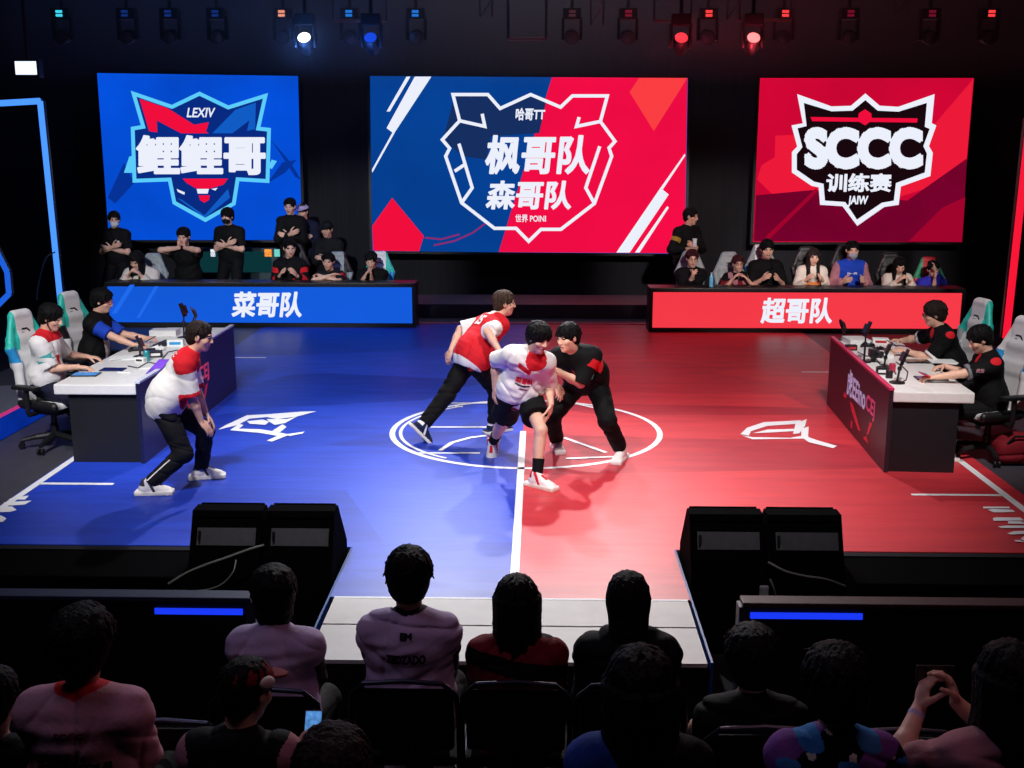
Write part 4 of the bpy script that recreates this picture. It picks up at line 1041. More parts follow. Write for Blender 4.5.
def person(b, label, group=None, skin='fair', hair='black', hairkind='short', bulk=1.0, ll=1.0, top=None, legs=None, shoes=None, h=0.008, hh=None, seed=1, hands=True, build=1.0, extras=(), cat='person', legr=1.0, name='person'):
    base = (float(b.o[0]), float(b.o[1]), float(b.o[2]))
    t = thing(name, label, cat, base, group)
    bs = sdf_body(b, h, hands, build=build, legr=legr); bs.build('body', [SKIN[skin], eyem, lipm], t, face_zone(b))
    b.S_body = bs
    if hairkind:
        sh = sdf_hair(b, hairkind, hh or min(h, 0.008), seed, bulk, ll); sh.build('hair', HAIR[hair], t)
    if top:
        tk = dict(top); mats = tk.pop('mats'); zf = tk.pop('zone', None); nm = tk.pop('name', 'shirt')
        S = sdf_top(b, max(h, 0.007), seed=seed, build=build, **tk); b.S_top = S; b.o_top = S.build(nm, mats, t, zone_top(b, zf) if zf else None)
    if legs:
        lk = dict(legs); mats = lk.pop('mats'); zf = lk.pop('zone', None); nm = lk.pop('name', 'trousers')
        S = sdf_legs(b, max(h, 0.008), seed=seed+3, build=build, **lk); b.S_legs = S; S.build(nm, mats, t, zf)
    if shoes:
        for sd in 'LR':
            S, z = sdf_shoe(b, sd, min(h, 0.007), 1.08); S.build('shoe', shoes, t, z)
    b.t = t
    return t
# ================================================================== CHAIRS
ch_white = mat('chair_white', (228, 226, 226), 0.45, vary=0.04, bump=0.1, bscale=40); ch_teal = mat('chair_teal', (40, 196, 178), 0.45); ch_black = mat('chair_black', (18, 18, 21), 0.5)
ch_blue = mat('chair_blue', (40, 150, 214), 0.45); ch_grey = mat('chair_grey', (150, 158, 160), 0.5); ch_red = mat('chair_red', (190, 40, 50), 0.5); ch_green = mat('chair_green', (50, 150, 110), 0.5)
def gaming_chair(label, loc, rz, shell, accent, accent2, group=None, full=True):
    t = thing('gaming_chair', label, 'chair', (0, 0, 0), group)
    h = 0.009
    tilt = math.radians(8); U = V3(0, -math.sin(tilt), math.cos(tilt)); Fw = V3(0, math.cos(tilt), math.sin(tilt)); R = np.array([[1,0,0], Fw, U]); o = V3(0, -0.21, 0.50)
    q = lambda x, y, z: o+V3(1,0,0)*x+Fw*y+U*z
    S = Sdf(h)
    S.box(q(0, 0, .22), (.19, .045, .25), R, .03, .03); S.box(q(0, 0, .50), (.225, .045, .16), R, .03, .05); S.box(q(0, 0, .74), (.135, .042, .15), R, .035, .06)
    for s in (-1, 1):
        S.cap(q(s*.20, .03, .04), q(s*.19, .035, .36), .05, .045, .03); S.cap(q(s*.19, .035, .36), q(s*.235, .03, .54), .045, .045, .03); S.cap(q(s*.235, .02, .54), q(s*.12, .0, .84), .04, .03, .03)
    S.cap(q(-.08, 0, .88), q(.08, 0, .88), .04, k=.04)
    def zb(cn):
        v = cn-o; x = v[:,0]; y = v@Fw; z = v@U; out = np.zeros(len(cn), int)
        out[(np.abs(x) > .115+.0*z) & (z > .52)] = 1; out[(np.abs(x) > .165) & (z > .40) & (z <= .55)] = 2; out[y < -.035] = 3; out[(np.abs(np.abs(x)-.15) < .012) & (z < .4) & (y > 0)] = 2
        return out
    S.build('backrest', [shell, accent, accent2, ch_black], t, zb)
    for pl in ([(-.06,.69),(-.02,.73),(.05,.73),(.06,.715),(-.01,.715),(-.045,.68)],[(-.05,.66),(.03,.69),(.06,.69),(.05,.675),(.01,.665)]):
        MB().add([q(x, .0425+.004, z) for x, z in pl], [tuple(range(len(pl)))]).build('headrest_emblem', ch_black, t)
    S = Sdf(h)
    S.box((0, .02, .465), (.22, .25, .045), None, .04, .03)
    for s in (-1, 1): S.cap((s*.22, -.17, .49), (s*.23, .24, .485), .05, .045, .03)
    S.build('seat', [shell, accent, ch_black], t, lambda cn: np.where((cn[:,2] < .45) | (np.abs(cn[:,0]) > .225), 2, 0))
    if full:
        MB().box((-.13, -.15, .36), (.13, .17, .425), bev=.02).build('tilt_plate', ch_black, t)
        for s in (-1, 1):
            m = MB(); m.tube([(s*.20, -.02, .40), (s*.30, -.02, .40), (s*.315, -.02, .44), (s*.315, -.02, .66)], .026, 8); m.box((s*.315-.05, -.17, .66), (s*.315+.05, .13, .70), bev=.015); m.build('armrest', ch_black, t)
        MB().tube([(0, 0, .36), (0, 0, .25), (0, 0, .24), (0, 0, .10)], [.03, .03, .04, .04], 12).build('gas_lift', ch_black, t)
        for k in range(5):
            a = 2*PI*k/5+.3; c, s_ = math.cos(a), math.sin(a)
            m = MB(); m.tube([(0.03*c, .03*s_, .13), (.18*c, .18*s_, .115), (.33*c, .33*s_, .085)], [.034, .03, .02], 8); leg = m.build('base_leg', ch_black, t)
            m = MB()
            for o2 in (-.02, .02): m.lathe([(.0, -.011), (.03, -.011), (.032, 0), (.03, .011), (.0, .011)], (.33*c-s_*o2, .33*s_+c*o2, .033), 12, M=Matrix.Rotation(a, 4, 'Z') @ Matrix.Rotation(PI/2, 4, 'X'))
            m.build('caster', blackm, leg)
    t.location = loc; t.rotation_euler = (0, 0, math.radians(rz)); return t
fcloth = mat('black_chair_fabric', (17, 17, 20), 0.9, bump=0.3, bscale=150); ftube = mat('chair_tube', (40, 42, 58), 0.35, 0.5)
def hall_chair():
    t = thing('padded_chair', 'x', 'chair', (0, 0, 0), 'padded black chairs in the spectator rows')
    S = Sdf(.010); S.box((0, .02, .45), (.225, .225, .03), None, .028); S.build('seat', fcloth, t)
    S = Sdf(.010); R = frame((0, -.17, .985), (0, 1, 0)); S.box((0, -.245, .72), (.215, .022, .19), R, .02); S.ell((0, -.215, .72), (.19, .03, .16), R, .02); S.cut((0, -.26-.17*.0, .90), (0, 0, 1), .05); S.build('backrest', fcloth, t)
    m = MB(); pts = [(-.235, -.19, .46), (-.235, -.245, .72), (-.225, -.275, .86), (-.17, -.29, .925), (0, -.293, .94), (.17, -.29, .925), (.225, -.275, .86), (.235, -.245, .72), (.235, -.19, .46)]; m.tube(pts, .0125, 8); m.build('back_frame', ftube, t, smooth=True)
    for s in (-1, 1):
        m = MB(); m.tube([(s*.235, .20, .43), (s*.24, .24, 0)], .0125, 8); m.build('leg', ftube, t, smooth=True)
        m = MB(); m.tube([(s*.235, -.19, .46), (s*.24, -.26, 0)], .0125, 8); m.build('leg', ftube, t, smooth=True)
        m = MB(); m.tube([(s*.235, -.19, .43), (s*.235, .20, .43)], .0115, 8); m.build('side_rail', ftube, t, smooth=True)
    return t
# ---------------------------------------------------------------- the four players on the court
def at(px, py, Y): return ('w', *P(px, py, Y))
def gfoot(px, py, yaw=0):
    q = G(px, py); return ('w', q[0], q[1], .09, yaw, 0)
def foot(px, py, Y, yaw, pitch=0): return ('w', *P(px, py, Y), yaw, pitch)
shoe_white = [C_white, cloth('sole', (232, 226, 214)), cloth('shoe_grey', (60, 60, 66))]
shoe_navy = [cloth('shoe_navy', (26, 34, 66)), cloth('sole', (232, 226, 214)), C_white]
# 1. bending, hands on the knee, by the blue side desk
c = G(176, 470, 0.0)
b = pose((P(166,405,9.75)[0], 9.75), -78, pz=P(166,404,9.75)[2], lean=33, hip_tilt=22, head=(8, -14, 0), s=1.0,
         hands={'R': at(203,428,9.72), 'L': at(212,434,10.0)}, feet={'R': gfoot(149,494.5,6), 'L': gfoot(202,478.5,-2)},
         armpole={'R': (0.5,-1,-.2), 'L': (-.5,-1,.1)}, legpole={'R': (0,1,.05), 'L': (0,1,.1)})
b.hand = {'R': dict(d=V3(.6,.1,-.8), pn=V3(-.4,.3,-.6), curl=.3), 'L': dict(d=V3(.6,-.1,-.8), pn=V3(-.4,-.3,-.6), curl=.3)}
person(b, 'person in white and red jersey bending with hands on knee beside the desk', skin='fair', hair='dark', hairkind='short', h=0.0055, seed=11,
       top=dict(mats=[C_white, C_red, C_black], zone=lambda x, y, z, a, sd: np.where(((z > .40) & (a < 0)) | ((a >= 0) & (a < .22)) | (a > .86), 1, 0), sleeve=1.0, loose=.026, hem=.13, wr=.005, flare=.02),
       legs=dict(mats=[C_char, C_white], loose=.022, wr=.008), shoes=shoe_white)
A_ = b
decal('back_print', b.t, b.S_top, text_uv('SCCC', .20, .05, .03), b.neck-b.ut*.06, b.T[0], b.ut, -b.T[1], C_white)
decal('side_stripe', b.t, b.S_legs, blob_uv([[(-.012,-.16),(.012,-.16),(.014,.12),(-.006,.12)]]), b.kR+(b.aR-b.kR)*.42-b.f*0.0, b.f, nrm(b.kR-b.aR), nrm(-b.f*0.75+b.r*.66), C_white, lift=.005)
# 2. striding in a red jersey
b = pose((P(473,359,11.65)[0], 11.65), -56, pz=P(473,359,11.65)[2], lean=43, hip_tilt=26, side=3, head=(24, -6, 0), twist=8, s=1.0,
         hands={'L': at(451,350,11.75), 'R': at(500,352,11.25)}, feet={'L': foot(421,428,11.4,10,-48), 'R': gfoot(494,432.5,0)},
         armpole={'L': (-.6,-1,0), 'R': (.6,-.8,-.2)}, legpole={'L': (0,1,0), 'R': (0,1,0)})
b.hand = {'L': dict(d=V3(-.35,-.2,-1), pn=V3(.6,.6,0), curl=.5), 'R': dict(d=V3(.8,-.1,-.5), pn=V3(-.3,.4,-.8), curl=.4)}
person(b, 'person in red jersey with white sleeves striding away in black trousers on the blue court', skin='fair', hair='brown', hairkind='side', h=0.0055, seed=12, build=1.06,
       top=dict(mats=[C_red, C_white], zone=lambda x, y, z, a, sd: np.where((a > .36) | ((z < -.075) & (a < 0)) | ((z > .47) & (a < 0) & (np.abs(x) < .05)), 1, 0), sleeve=.95, loose=.034, hem=.11, wr=.006, flare=.035),
       legs=dict(mats=[C_black], loose=.030, wr=.009), shoes=shoe_navy)
decal('back_print', b.t, b.S_top, text_uv('25', .15, .13, .04, .1), b.neck-b.ut*.13-b.r*.02, b.T[0], b.ut, -b.T[1], C_white)
decal('back_print', b.t, b.S_top, blob_uv([[(-.15,.0),(-.02,.045),(.0,.07),(-.13,.05)]]), b.neck-b.ut*.03-b.T[0]*.05, b.T[0], b.ut, -b.T[1], C_white)
mb = MB()
p0 = b.pel-b.Pf[2]*.10+b.T[0]*.15-b.T[1]*.06
Rm = Matrix(((b.T[0][0], b.T[1][0], 0), (b.T[0][1], b.T[1][1], 0), (0, 0, 1))).to_4x4()
mb.box((-.03,-.05,-.05), (.03,.05,.05), bev=.012, M=Matrix.Translation(p0) @ Rm); mb.build('waist_pouch', C_wine, b.t)
# 3. white jersey and shorts, running towards the viewer
b = pose((P(520,396,10.35)[0], 10.35), 196, pz=P(520,396,10.35)[2], lean=36, side=-11, hip_tilt=14, head=(-20, -18, -4), twist=6, s=1.02,
         hands={'R': at(495,388,10.35), 'L': at(551,404,10.15)}, feet={'R': foot(491,446,11.0,25,-46), 'L': gfoot(537,486.5,-34)},
         armpole={'R': (.25,-1,.2), 'L': (-.2,-1,.3)}, legpole={'R': (-.15,1,0), 'L': (-.1,1,0)})
b.hand = {'R': dict(curl=.6, d=V3(-.1,-.2,-1), pn=V3(.8,.3,.1)), 'L': dict(d=V3(-.1,0,-1), pn=V3(-.9,.3,0), curl=.45)}
def zt(x, y, z, a, sd):
    o = np.zeros(len(x), int)
    o[(a < .1) & (y > 0) & (np.hypot(x, (z-.50)*1.0) < .10)] = 1; o[(a < .1) & (x*x+y*y+(z-.53)**2 < .0085)] = 1
    o[(a < 0) & (y > .03) & (x > .02) & (x < .15) & (np.abs(z-.39-.35*(x-.06)) < .026)] = 1
    o[(a < 0) & (z < -.02+.10*x) & (z > -.055+.10*x) & (x < .10)] = 2
    return o
person(b, 'person in white jersey with red collar and black shorts running across the centre line', skin='fair', hair='black', hairkind='fringe', h=0.0055, seed=13, bulk=1.12,
       top=dict(mats=[C_white, C_red, C_wine], zone=zt, sleeve=.98, loose=.030, hem=.10, wr=.009, flare=.012),
       legs=dict(mats=[C_black], length=.62, loose=.030, wr=.006, name='shorts'), shoes=[C_white, cloth('sole', (232, 226, 214)), C_red])
decal('chest_print', b.t, b.S_top, text_uv('菜哥队', .17, .06, .05), b.mid+b.ut*.09, b.T[0]*-1, b.ut, b.T[1], C_red) if False else decal('chest_print', b.t, b.S_top, text_uv('菜哥队', .17, .06, .05), b.mid+b.ut*.09, -b.T[0], b.ut, b.T[1], C_red)
decal('chest_print', b.t, b.S_top, blob_uv([[(-.08,0),(.07,.0),(.06,.012),(-.07,.012)],[(-.03,-.03),(.06,-.03),(.05,-.02),(-.02,-.02)]]), b.mid+b.ut*.04, -b.T[0], b.ut, b.T[1], C_char)
for sd in 'LR':
    kn, an = getattr(b, 'k'+sd), getattr(b, 'a'+sd); S = Sdf(.007)
    S.cap(kn+(an-kn)*.60, an, .056, .048, .02, flata=True); S.build('sock', C_black, b.t)
# 4. black jersey, leaning in from the red side
b = pose((P(587,380,10.95)[0], 10.95), 158, pz=P(587,380,10.95)[2], lean=56, hip_tilt=38, head=(24, -8, 4), twist=-6, s=1.03,
         hands={'L': at(557,371,10.5), 'R': at(556,384,10.85)}, feet={'R': gfoot(557,449,-30), 'L': gfoot(621,459,-4)},
         armpole={'L': (-.5,-.2,-1), 'R': (.6,-.6,-.2)}, legpole={'R': (.3,1,0), 'L': (-.3,1,0)})
b.hand = {'L': dict(curl=.5, pn=V3(0,-.2,1)), 'R': dict(curl=.5, pn=V3(0,0,-1))}
def zt(x, y, z, a, sd):
    o = np.zeros(len(x), int)
    o[(sd < 0) & (a > .10) & (a < .38)] = 1; o[(a < 0) & (z > .2) & (z < .26) & (x < -.08) & (y < .02)] = 1; o[(a < 0) & (z < -.085)] = 2; o[(a < 0) & (z > .3) & (z < .4) & (np.abs(x) < .03) & (y > 0)] = 1
    return o
person(b, 'person in black jersey with red shoulder patch leaning in on the red court', skin='fair', hair='black', hairkind='bowl', h=0.0055, seed=14, bulk=1.05,
       top=dict(mats=[C_black, C_red, C_white], zone=zt, sleeve=1.0, loose=.030, hem=.11, wr=.008, flare=.015),
       legs=dict(mats=[C_black], loose=.026, wr=.009), shoes=[C_white, cloth('sole_white', (240, 240, 240)), C_white])
decal('chest_print', b.t, b.S_top, text_uv('超哥', .11, .05, .05), b.mid+b.ut*.14-b.T[0]*.05, -b.T[0], b.ut, b.T[1], C_mauve)
decal('chest_print', b.t, b.S_top, blob_uv([[(-.07,-.02),(.0,-.005),(.06,.03),(.05,.04),(-.01,.01),(-.07,-.005)],[(-.05,-.05),(.04,-.03),(.03,-.02),(-.05,-.04)]]), b.mid+b.ut*.07, -b.T[0], b.ut, b.T[1], C_red)
decal('sleeve_print', b.t, b.S_top, blob_uv([[(-.02,-.02),(.02,-.02),(.015,.03),(-.015,.03)]]), b.sL+(b.eL-b.sL)*.75, b.f, nrm(b.sL-b.eL), nrm(-b.r-b.u*0), C_teal)
# ---------------------------------------------------------------- players seated at the desks
sit_feet = {'L': (-.13, .40, .09), 'R': (.13, .40, .09)}
def seat_xy(px, py, Y): q = P(px, py, Y); return q
def sitter(px, py, Y, yaw, lean=8, head=(0,-8,0), hands=None, s=1.0, feet=None, z0=0.0, seatz=None, side=0, armpole=None, dx=0.0, dy=0.0, twist=0, shrug=0, fdx=0.0):
    """seated figure whose head is seen at (px, py) when it sits at depth Y"""
    q = P(px, py, Y); L = math.radians(lean); s = s*(1.13 if Y > 18 else 1.0)
    up = .2*math.cos(L*.45)+.31*math.cos(L)+.175; fo = .2*math.sin(L*.45)+.31*math.sin(L)+.03
    a = math.radians(yaw); pz = q[2]-z0-up*s
    x = q[0]+math.sin(a)*fo*s+dx; y = Y-math.cos(a)*fo*s+dy
    b = pose((x, y), yaw, pz=pz, z0=z0, lean=lean, side=side, head=head, hands=hands, feet=feet or sit_feet, s=s, armpole=armpole, twist=twist, shrug=shrug, hip_tilt=lean*.4)
    b.seat = pz-.10; return b
DZ = .79
def hand_on_desk(b, sd, px, py, Y=None, curl=.45):
    return at(px, py, Y)
b = sitter(47, 316, 11.15, -90, lean=3, head=(4, -20, 0), hands={'L': ('w', *G(88, 357, DZ+.05)), 'R': ('w', *G(78, 367, DZ+.05))}, armpole={'L': (-.4, -.6, -1), 'R': (.5, -.6, -1)})
b.hand = {sd: dict(curl=.5, pn=V3(0, 0, -1), d=V3(1, .05 if sd == 'L' else .2, -.1)) for sd in 'LR'}
person(b, 'person in white jersey with red collar seated at near end of blue side desk', skin='fair', hair='black', hairkind='short', bulk=1.08, h=.006, seed=21,
       top=dict(mats=[C_white, C_red, C_teal], zone=lambda x, y, z, a, sd: np.where((z > .45) & (a < 0), 1, np.where((y > .06) & (z > .2) & (z < .3) & (a < 0) & (x > .0), 1, np.where((a > .42) & (a < .66) & (sd > 0) & (np.sin(70*z+1)*np.sin(55*x) > -.1), 2, 0))), sleeve=.9, loose=.026, hem=.06, wr=.008),
       legs=dict(mats=[C_navy], loose=.02), shoes=shoe_navy)
pl1 = b
def headset(b):
    s = b.hs; H = b.H; hp = lambda x, y, z: Vector(b.head+(H[0]*x+H[1]*y+H[2]*z)*s); m = MB()
    m.tube([hp(.098*math.sin(a), -.01, .02+.105*math.cos(a)) for a in np.linspace(-1.5, 1.5, 13)], .008, 6); o = m.build('headset', blackm, b.t)
    for sg in (-1, 1):
        m = MB(); m.tube([hp(sg*.080, -.004, 0), hp(sg*.104, -.004, 0)], .034, 12); m.build('ear_cup', blackm, o)
    m = MB(); m.tube([hp(.1, .0, -.02), hp(.095, .05, -.06), hp(.06, .10, -.075)], .0045, 6); m.build('microphone', blackm, o)
def boom(b):
    s = b.hs; H = b.H; hp = lambda x, y, z: Vector(b.head+(H[0]*x+H[1]*y+H[2]*z)*s); m = MB()
    m.tube([hp(.086, -.002, .02), hp(.090, .02, -.05), hp(.07, .06, -.10)], .006, 6); m.build('earphone_mic', blackm, b.t)
boom(b)
b = sitter(99, 300, 12.55, -90, lean=10, head=(2, -14, 0), hands={'L': ('w', *G(146, 338, DZ+.06)), 'R': ('w', *G(136, 346, DZ+.06))}, armpole={'L': (-.4, -.6, -1), 'R': (.5, -.6, -1)})
b.hand = {sd: dict(curl=.7, pn=V3(0, 0, -1), d=V3(1, .3 if sd == 'R' else -.3, .1)) for sd in 'LR'}
person(b, 'person in black and blue jersey with glasses seated at far end of blue side desk', skin='fair', hair='black', hairkind='short', bulk=1.1, h=.006, seed=22,
       top=dict(mats=[C_black, C_blue, C_white], zone=lambda x, y, z, a, sd: np.where(a > .28, 1, np.where((a < 0) & (y > .07) & (z < .34) & (np.abs(x) < .08), 2, 0)), sleeve=.85, loose=.026, hem=.06, wr=.008),
       legs=dict(mats=[C_navy], loose=.02), shoes=shoe_navy)
glasses(b, b.t, mat('glasses_frame', (170, 60, 70), 0.3))
pl2 = b
b = sitter(986, 337, 10.95, 86, lean=8, head=(-4, -26, 0), hands={'R': ('w', *G(944, 366, DZ+.05)), 'L': ('w', *G(931, 378, DZ+.05))}, armpole={'L': (-.5, -.6, -1), 'R': (.4, -.6, -1)})
b.hand = {'L': dict(curl=.55, pn=V3(.1, .2, -1), d=V3(-1, .3, -.1)), 'R': dict(curl=.6, pn=V3(0, -.2, -1), d=V3(-1, -.3, -.1))}
zr = lambda x, y, z, a, sd: np.where((a < 0) & (y > 0) & (np.hypot(x, z-.50) < .05), 1, np.where((a < 0) & (y > .08) & (np.abs(x-.05) < .03) & (z > .28) & (z < .36), 1, np.where(a > .80, 2, 0)))
person(b, 'person in black jersey looking down at a phone at near end of red side desk', skin='fair', hair='black', hairkind='bowl', bulk=1.05, h=.006, seed=23,
       top=dict(mats=[C_black, C_red, C_grey], zone=zr, sleeve=.92, loose=.026, hem=.06, wr=.008), legs=dict(mats=[C_black], loose=.02), shoes=shoe_white)
decal('sleeve_print', b.t, b.S_top, text_uv('虎牙', .08, .04, .04), b.sL+(b.eL-b.sL)*.55, V3(1,0,0), V3(0,0,1), V3(0,-1,.1), C_mauve)
disc = (np.array([(0, 0)]+[(r_*.052*math.cos(q), r_*.042*math.sin(q)) for r_ in (.33, .66, 1) for q in np.linspace(0, 2*PI, 15)[:-1]]), [(0, 1+i, 1+(i+1) % 14) for i in range(14)]+[(1+14*k+i, 15+14*k+i, 15+14*k+(i+1) % 14, 1+14*k+(i+1) % 14) for k in (0, 1) for i in range(14)])
decal('shoulder_patch', b.t, b.S_top, disc, b.sL+(b.eL-b.sL)*.10+V3(.02,0,.02), V3(1,0,0), V3(0,.5,.85), V3(.05,-.8,.6), C_red)
pl3 = b
b = sitter(938, 313, 12.2, 88, lean=24, head=(4, -12, 0), hands={'R': ('w', *G(899, 341, DZ+.06)), 'L': ('w', *G(906, 351, DZ+.06))}, armpole={'L': (-.6, -.6, -.8), 'R': (.4, -.6, -1)})
b.hand = {'L': dict(curl=.6, pn=V3(0, .3, -1), d=V3(-1, .1, .1)), 'R': dict(curl=.6, pn=V3(0, -.3, -1), d=V3(-1, -.2, .1))}
person(b, 'person in black jersey with glasses leaning forward at far end of red side desk', skin='fair', hair='dark', hairkind='short', bulk=1.1, h=.006, seed=24,
       top=dict(mats=[C_black, C_red, C_white], zone=zr, sleeve=.92, loose=.026, hem=.06, wr=.008), legs=dict(mats=[C_black], loose=.02), shoes=shoe_white)
glasses(b, b.t, blackm)
decal('shoulder_patch', b.t, b.S_top, disc, b.sL+(b.eL-b.sL)*.10+V3(.02,0,.02), V3(1,0,0), V3(0,.5,.85), V3(.05,-.8,.6), C_red)
pl4 = b
cl = [gaming_chair('white and teal gaming chair holding the person with the red collar', (pl1.o[0]+.02, pl1.o[1]+.02, 0), -110, ch_white, ch_teal, ch_blue, 'gaming chairs on the blue side'),
      gaming_chair('white and teal gaming chair at the far end of the blue side desk', (pl2.o[0]+.0, pl2.o[1]+.03, 0), -110, ch_white, ch_teal, ch_black, 'gaming chairs on the blue side'),
      gaming_chair('white gaming chair with blue printed sides at the near end of red side desk', (pl3.o[0]+.02, pl3.o[1]+.02, 0), 106, ch_white, ch_white, ch_blue, 'gaming chairs on the red side'),
      gaming_chair('white and teal gaming chair behind the red side desk, farther one, by the red tube', (pl4.o[0]+.02, pl4.o[1]+.08, 0), 104, ch_white, ch_teal, ch_grey, 'gaming chairs on the red side')]
for c, b in zip(cl, (pl1, pl2, pl3, pl4)):
    c.location.z = 0.0
# ---------------------------------------------------------------- group behind the long blue table
tops = lambda c, *a, **k: dict(mats=[c]+list(a), sleeve=k.get('sleeve', .8), loose=k.get('loose', .024), hem=.08, wr=.008, zone=k.get('zone'), hood=k.get('hood', False))
pants_b = dict(mats=[C_black], loose=.02)
def stander(px, py, Y, yaw, hands, s=1.0, head=(0,-6,0), lean=3, armpole=None, feet=None, z0=0.0):
    q = P(px, py, Y); up = .2+.31*math.cos(math.radians(lean))+.175
    pz = q[2]-z0-up*s
    b = pose((q[0], Y), yaw, pz=pz, z0=z0, lean=lean, hands=hands, s=pz/.93 if s is None else s, head=head, armpole=armpole, feet=feet); return b
def crossed(pz=1.2): return {'L': (.13, .20, pz-.03), 'R': (-.13, .24, pz)}
HB = .0095
def mk(b, label, **k):
    k.setdefault('h', HB); k.setdefault('shoes', shoe_white); k.setdefault('legs', pants_b)
    return person(b, label, **k)
SY = 20.75
def st(px, py, yaw=180, Y=SY, hz=.26, **k):
    q = P(px, py, Y); s = k.pop('s', 1.14)
    pz = q[2]-.685*s
    hands = k.pop('hands', None) or {'L': (.02, .22, pz+.25), 'R': (-.02, .26, pz+.29)}
    return pose((q[0], Y), yaw, pz=pz, lean=k.pop('lean', 3), s=s, hands=hands, head=k.pop('head', (0,-8,0)), armpole=k.pop('armpole', {'L': (-1, -.4, -.6), 'R': (1, -.4, -.6)}))
b = st(115, 219, head=(-18, -8, 0)); b.hand = {sd: dict(curl=.3, pn=V3(0, 1, 0)) for sd in 'LR'}
mk(b, 'person in black tee and white mask standing with folded arms left of the blue screen', hairkind='short', seed=31, top=tops(C_black, C_white, zone=lambda x, y, z, a, sd: np.where((a < 0) & (y > .08) & (np.abs(x+.07) < .02) & (np.abs(z-.33) < .02), 1, 0)))
face_mask(b, b.t, cloth('mask_white', (220, 224, 228)))
b = st(229, 216, head=(14, -6, 0)); b.hand = {sd: dict(curl=.3, pn=V3(0, 1, 0)) for sd in 'LR'}
mk(b, 'person in black tee and black mask standing with crossed arms under the blue crest', hairkind='bowl', seed=32, top=tops(C_black), bulk=1.08)
face_mask(b, b.t, cloth('mask_black', (24, 24, 28)))
b = st(291, 206, head=(4, -8, 0)); b.hand = {sd: dict(curl=.3, pn=V3(0, 1, 0)) for sd in 'LR'}
mk(b, 'person in black long sleeves standing with crossed arms at right edge of blue screen', hairkind='up', seed=33, top=tops(C_black, sleeve=1.9))
b = st(304, 211, Y=21.25, head=(10, -8, 0))
mk(b, 'person in dark clothes and pale cap standing behind the one with crossed arms', hairkind='short', seed=34, top=tops(C_navy, sleeve=1.9))
def cap(b, m, h=.008, brim=True):
    s = b.hs; H = b.H; hp = lambda x, y, z: b.head+(H[0]*x+H[1]*y+H[2]*z)*s; S = Sdf(h)
    S.ell(hp(0, -.012, .045), np.array([.092, .112, .085])*s, H, .01); S.cut(hp(0, 0, .045), -H[2])
    if brim: S.ell(hp(0, .12, .052), np.array([.066, .07, .010])*s, H, .01)
    return S.build('cap', m, b.t)
cap(b, C_lil)
b = st(328, 229, Y=21.0, head=(8, -6, 0))
mk(b, 'person in dark clothes and dark cap standing in shade right of the blue screen', hairkind='short', seed=35, top=tops(C_char, sleeve=1.9)); cap(b, C_char)
ST = 19.5
tab = {'L': (-.12, .34, .80), 'R': (.12, .34, .80)}
def tabh(z=.80, dx=.13, dy=.30): return {'L': (-dx, dy, z), 'R': (dx, dy, z)}
b = sitter(139, 258, ST, 180, lean=16, s=1.08, head=(10, -28, 0), hands=tabh(.80, .12, .44)); 
mk(b, 'person with long dark hair in white hoodie seated looking down at the blue table', hairkind='long', seed=41, top=tops(C_cream, sleeve=1.95, loose=.045, hood=True))
b41 = b
b = sitter(184, 236, 20.1, 176, lean=10, s=1.1, head=(-4, -10, 0), hands={'L': (-.04, .25, 1.25), 'R': (.05, .25, 1.25)}, armpole={'L': (-1, .2, -.5), 'R': (1, .2, -.5)}); b.loc
wl = b.chest+b.ut*.26+b.T[1]*.17
b = sitter(184, 236, 20.1, 176, lean=10, s=1.1, head=(-4, -10, 0), hands={'L': ('w', *(wl+V3(.05, 0, 0))), 'R': ('w', *(wl-V3(.05, 0, 0)))}, armpole={'L': (-1.2, .3, -.2), 'R': (1.2, .3, -.2)}, feet={'L': (-.12, .36, .12), 'R': (.12, .36, .12)})
b.hand = {sd: dict(curl=.8, d=V3(0, .2, 1)) for sd in 'LR'}
mk(b, 'person in black with hands at the chin on a high stool below the blue crest', hairkind='short', seed=42, top=tops(C_black, sleeve=.5)); b42 = b
b = sitter(289, 248, ST, 184, lean=6, head=(-16, -4, 0), hands=tabh(.82, .14, .30), s=1.06)
mk(b, 'person in black jersey with bright red patches seated at the blue table', hairkind='up', seed=43,
   top=dict(mats=[C_black, C_red], sleeve=1.9, loose=.03, hem=.08, wr=.008, zone=lambda x, y, z, a, sd: np.where(((a > .15) & (a < .4)) | ((a > 1.3) & (a < 1.7)) | ((a < 0) & (y > .05) & (np.abs(z-.18-.6*(-x)) < .045) & (x < .09) & (x > -.12)), 1, 0)))
decal('chest_print', b.t, b.S_top, blob_uv([[(-.03,-.02),(.03,-.02),(.035,.02),(-.02,.02)]]), b.mid+b.ut*.02, -b.T[0], b.ut, b.T[1], C_white)
b43 = b
b = sitter(329, 261, ST-.02, 180, lean=22, head=(4, -6, 0), hands={'L': (.06, .42, .80), 'R': (-.05, .44, .82)}, armpole={'L': (-1, .1, -.3), 'R': (1, .1, -.3)})
mk(b, 'person in dark tee with a teal print leaning folded arms on the blue table', hairkind='up', seed=44, top=tops(C_char, C_teal, C_red, zone=lambda x, y, z, a, sd: np.where((a < 0) & (y > .08) & (np.abs(x+.04) < .05) & (np.abs(z-.22) < .04), 1, np.where((a > .2) & (a < .45) & (sd < 0), 2, 0)))); b44 = b
b = sitter(372, 259, ST-.02, 184, lean=12, head=(6, -18, 0), hands={'L': (.0, .36, .80), 'R': (.12, .34, .80)})
mk(b, 'person in black tee with white lettering seated at right end of the blue table', hairkind='bowl', seed=45, top=tops(C_black))
decal('chest_print', b.t, b.S_top, text_uv('LNST', .20, .05, .04), b.mid+b.ut*.14, -b.T[0], b.ut, b.T[1], C_white); b45 = b
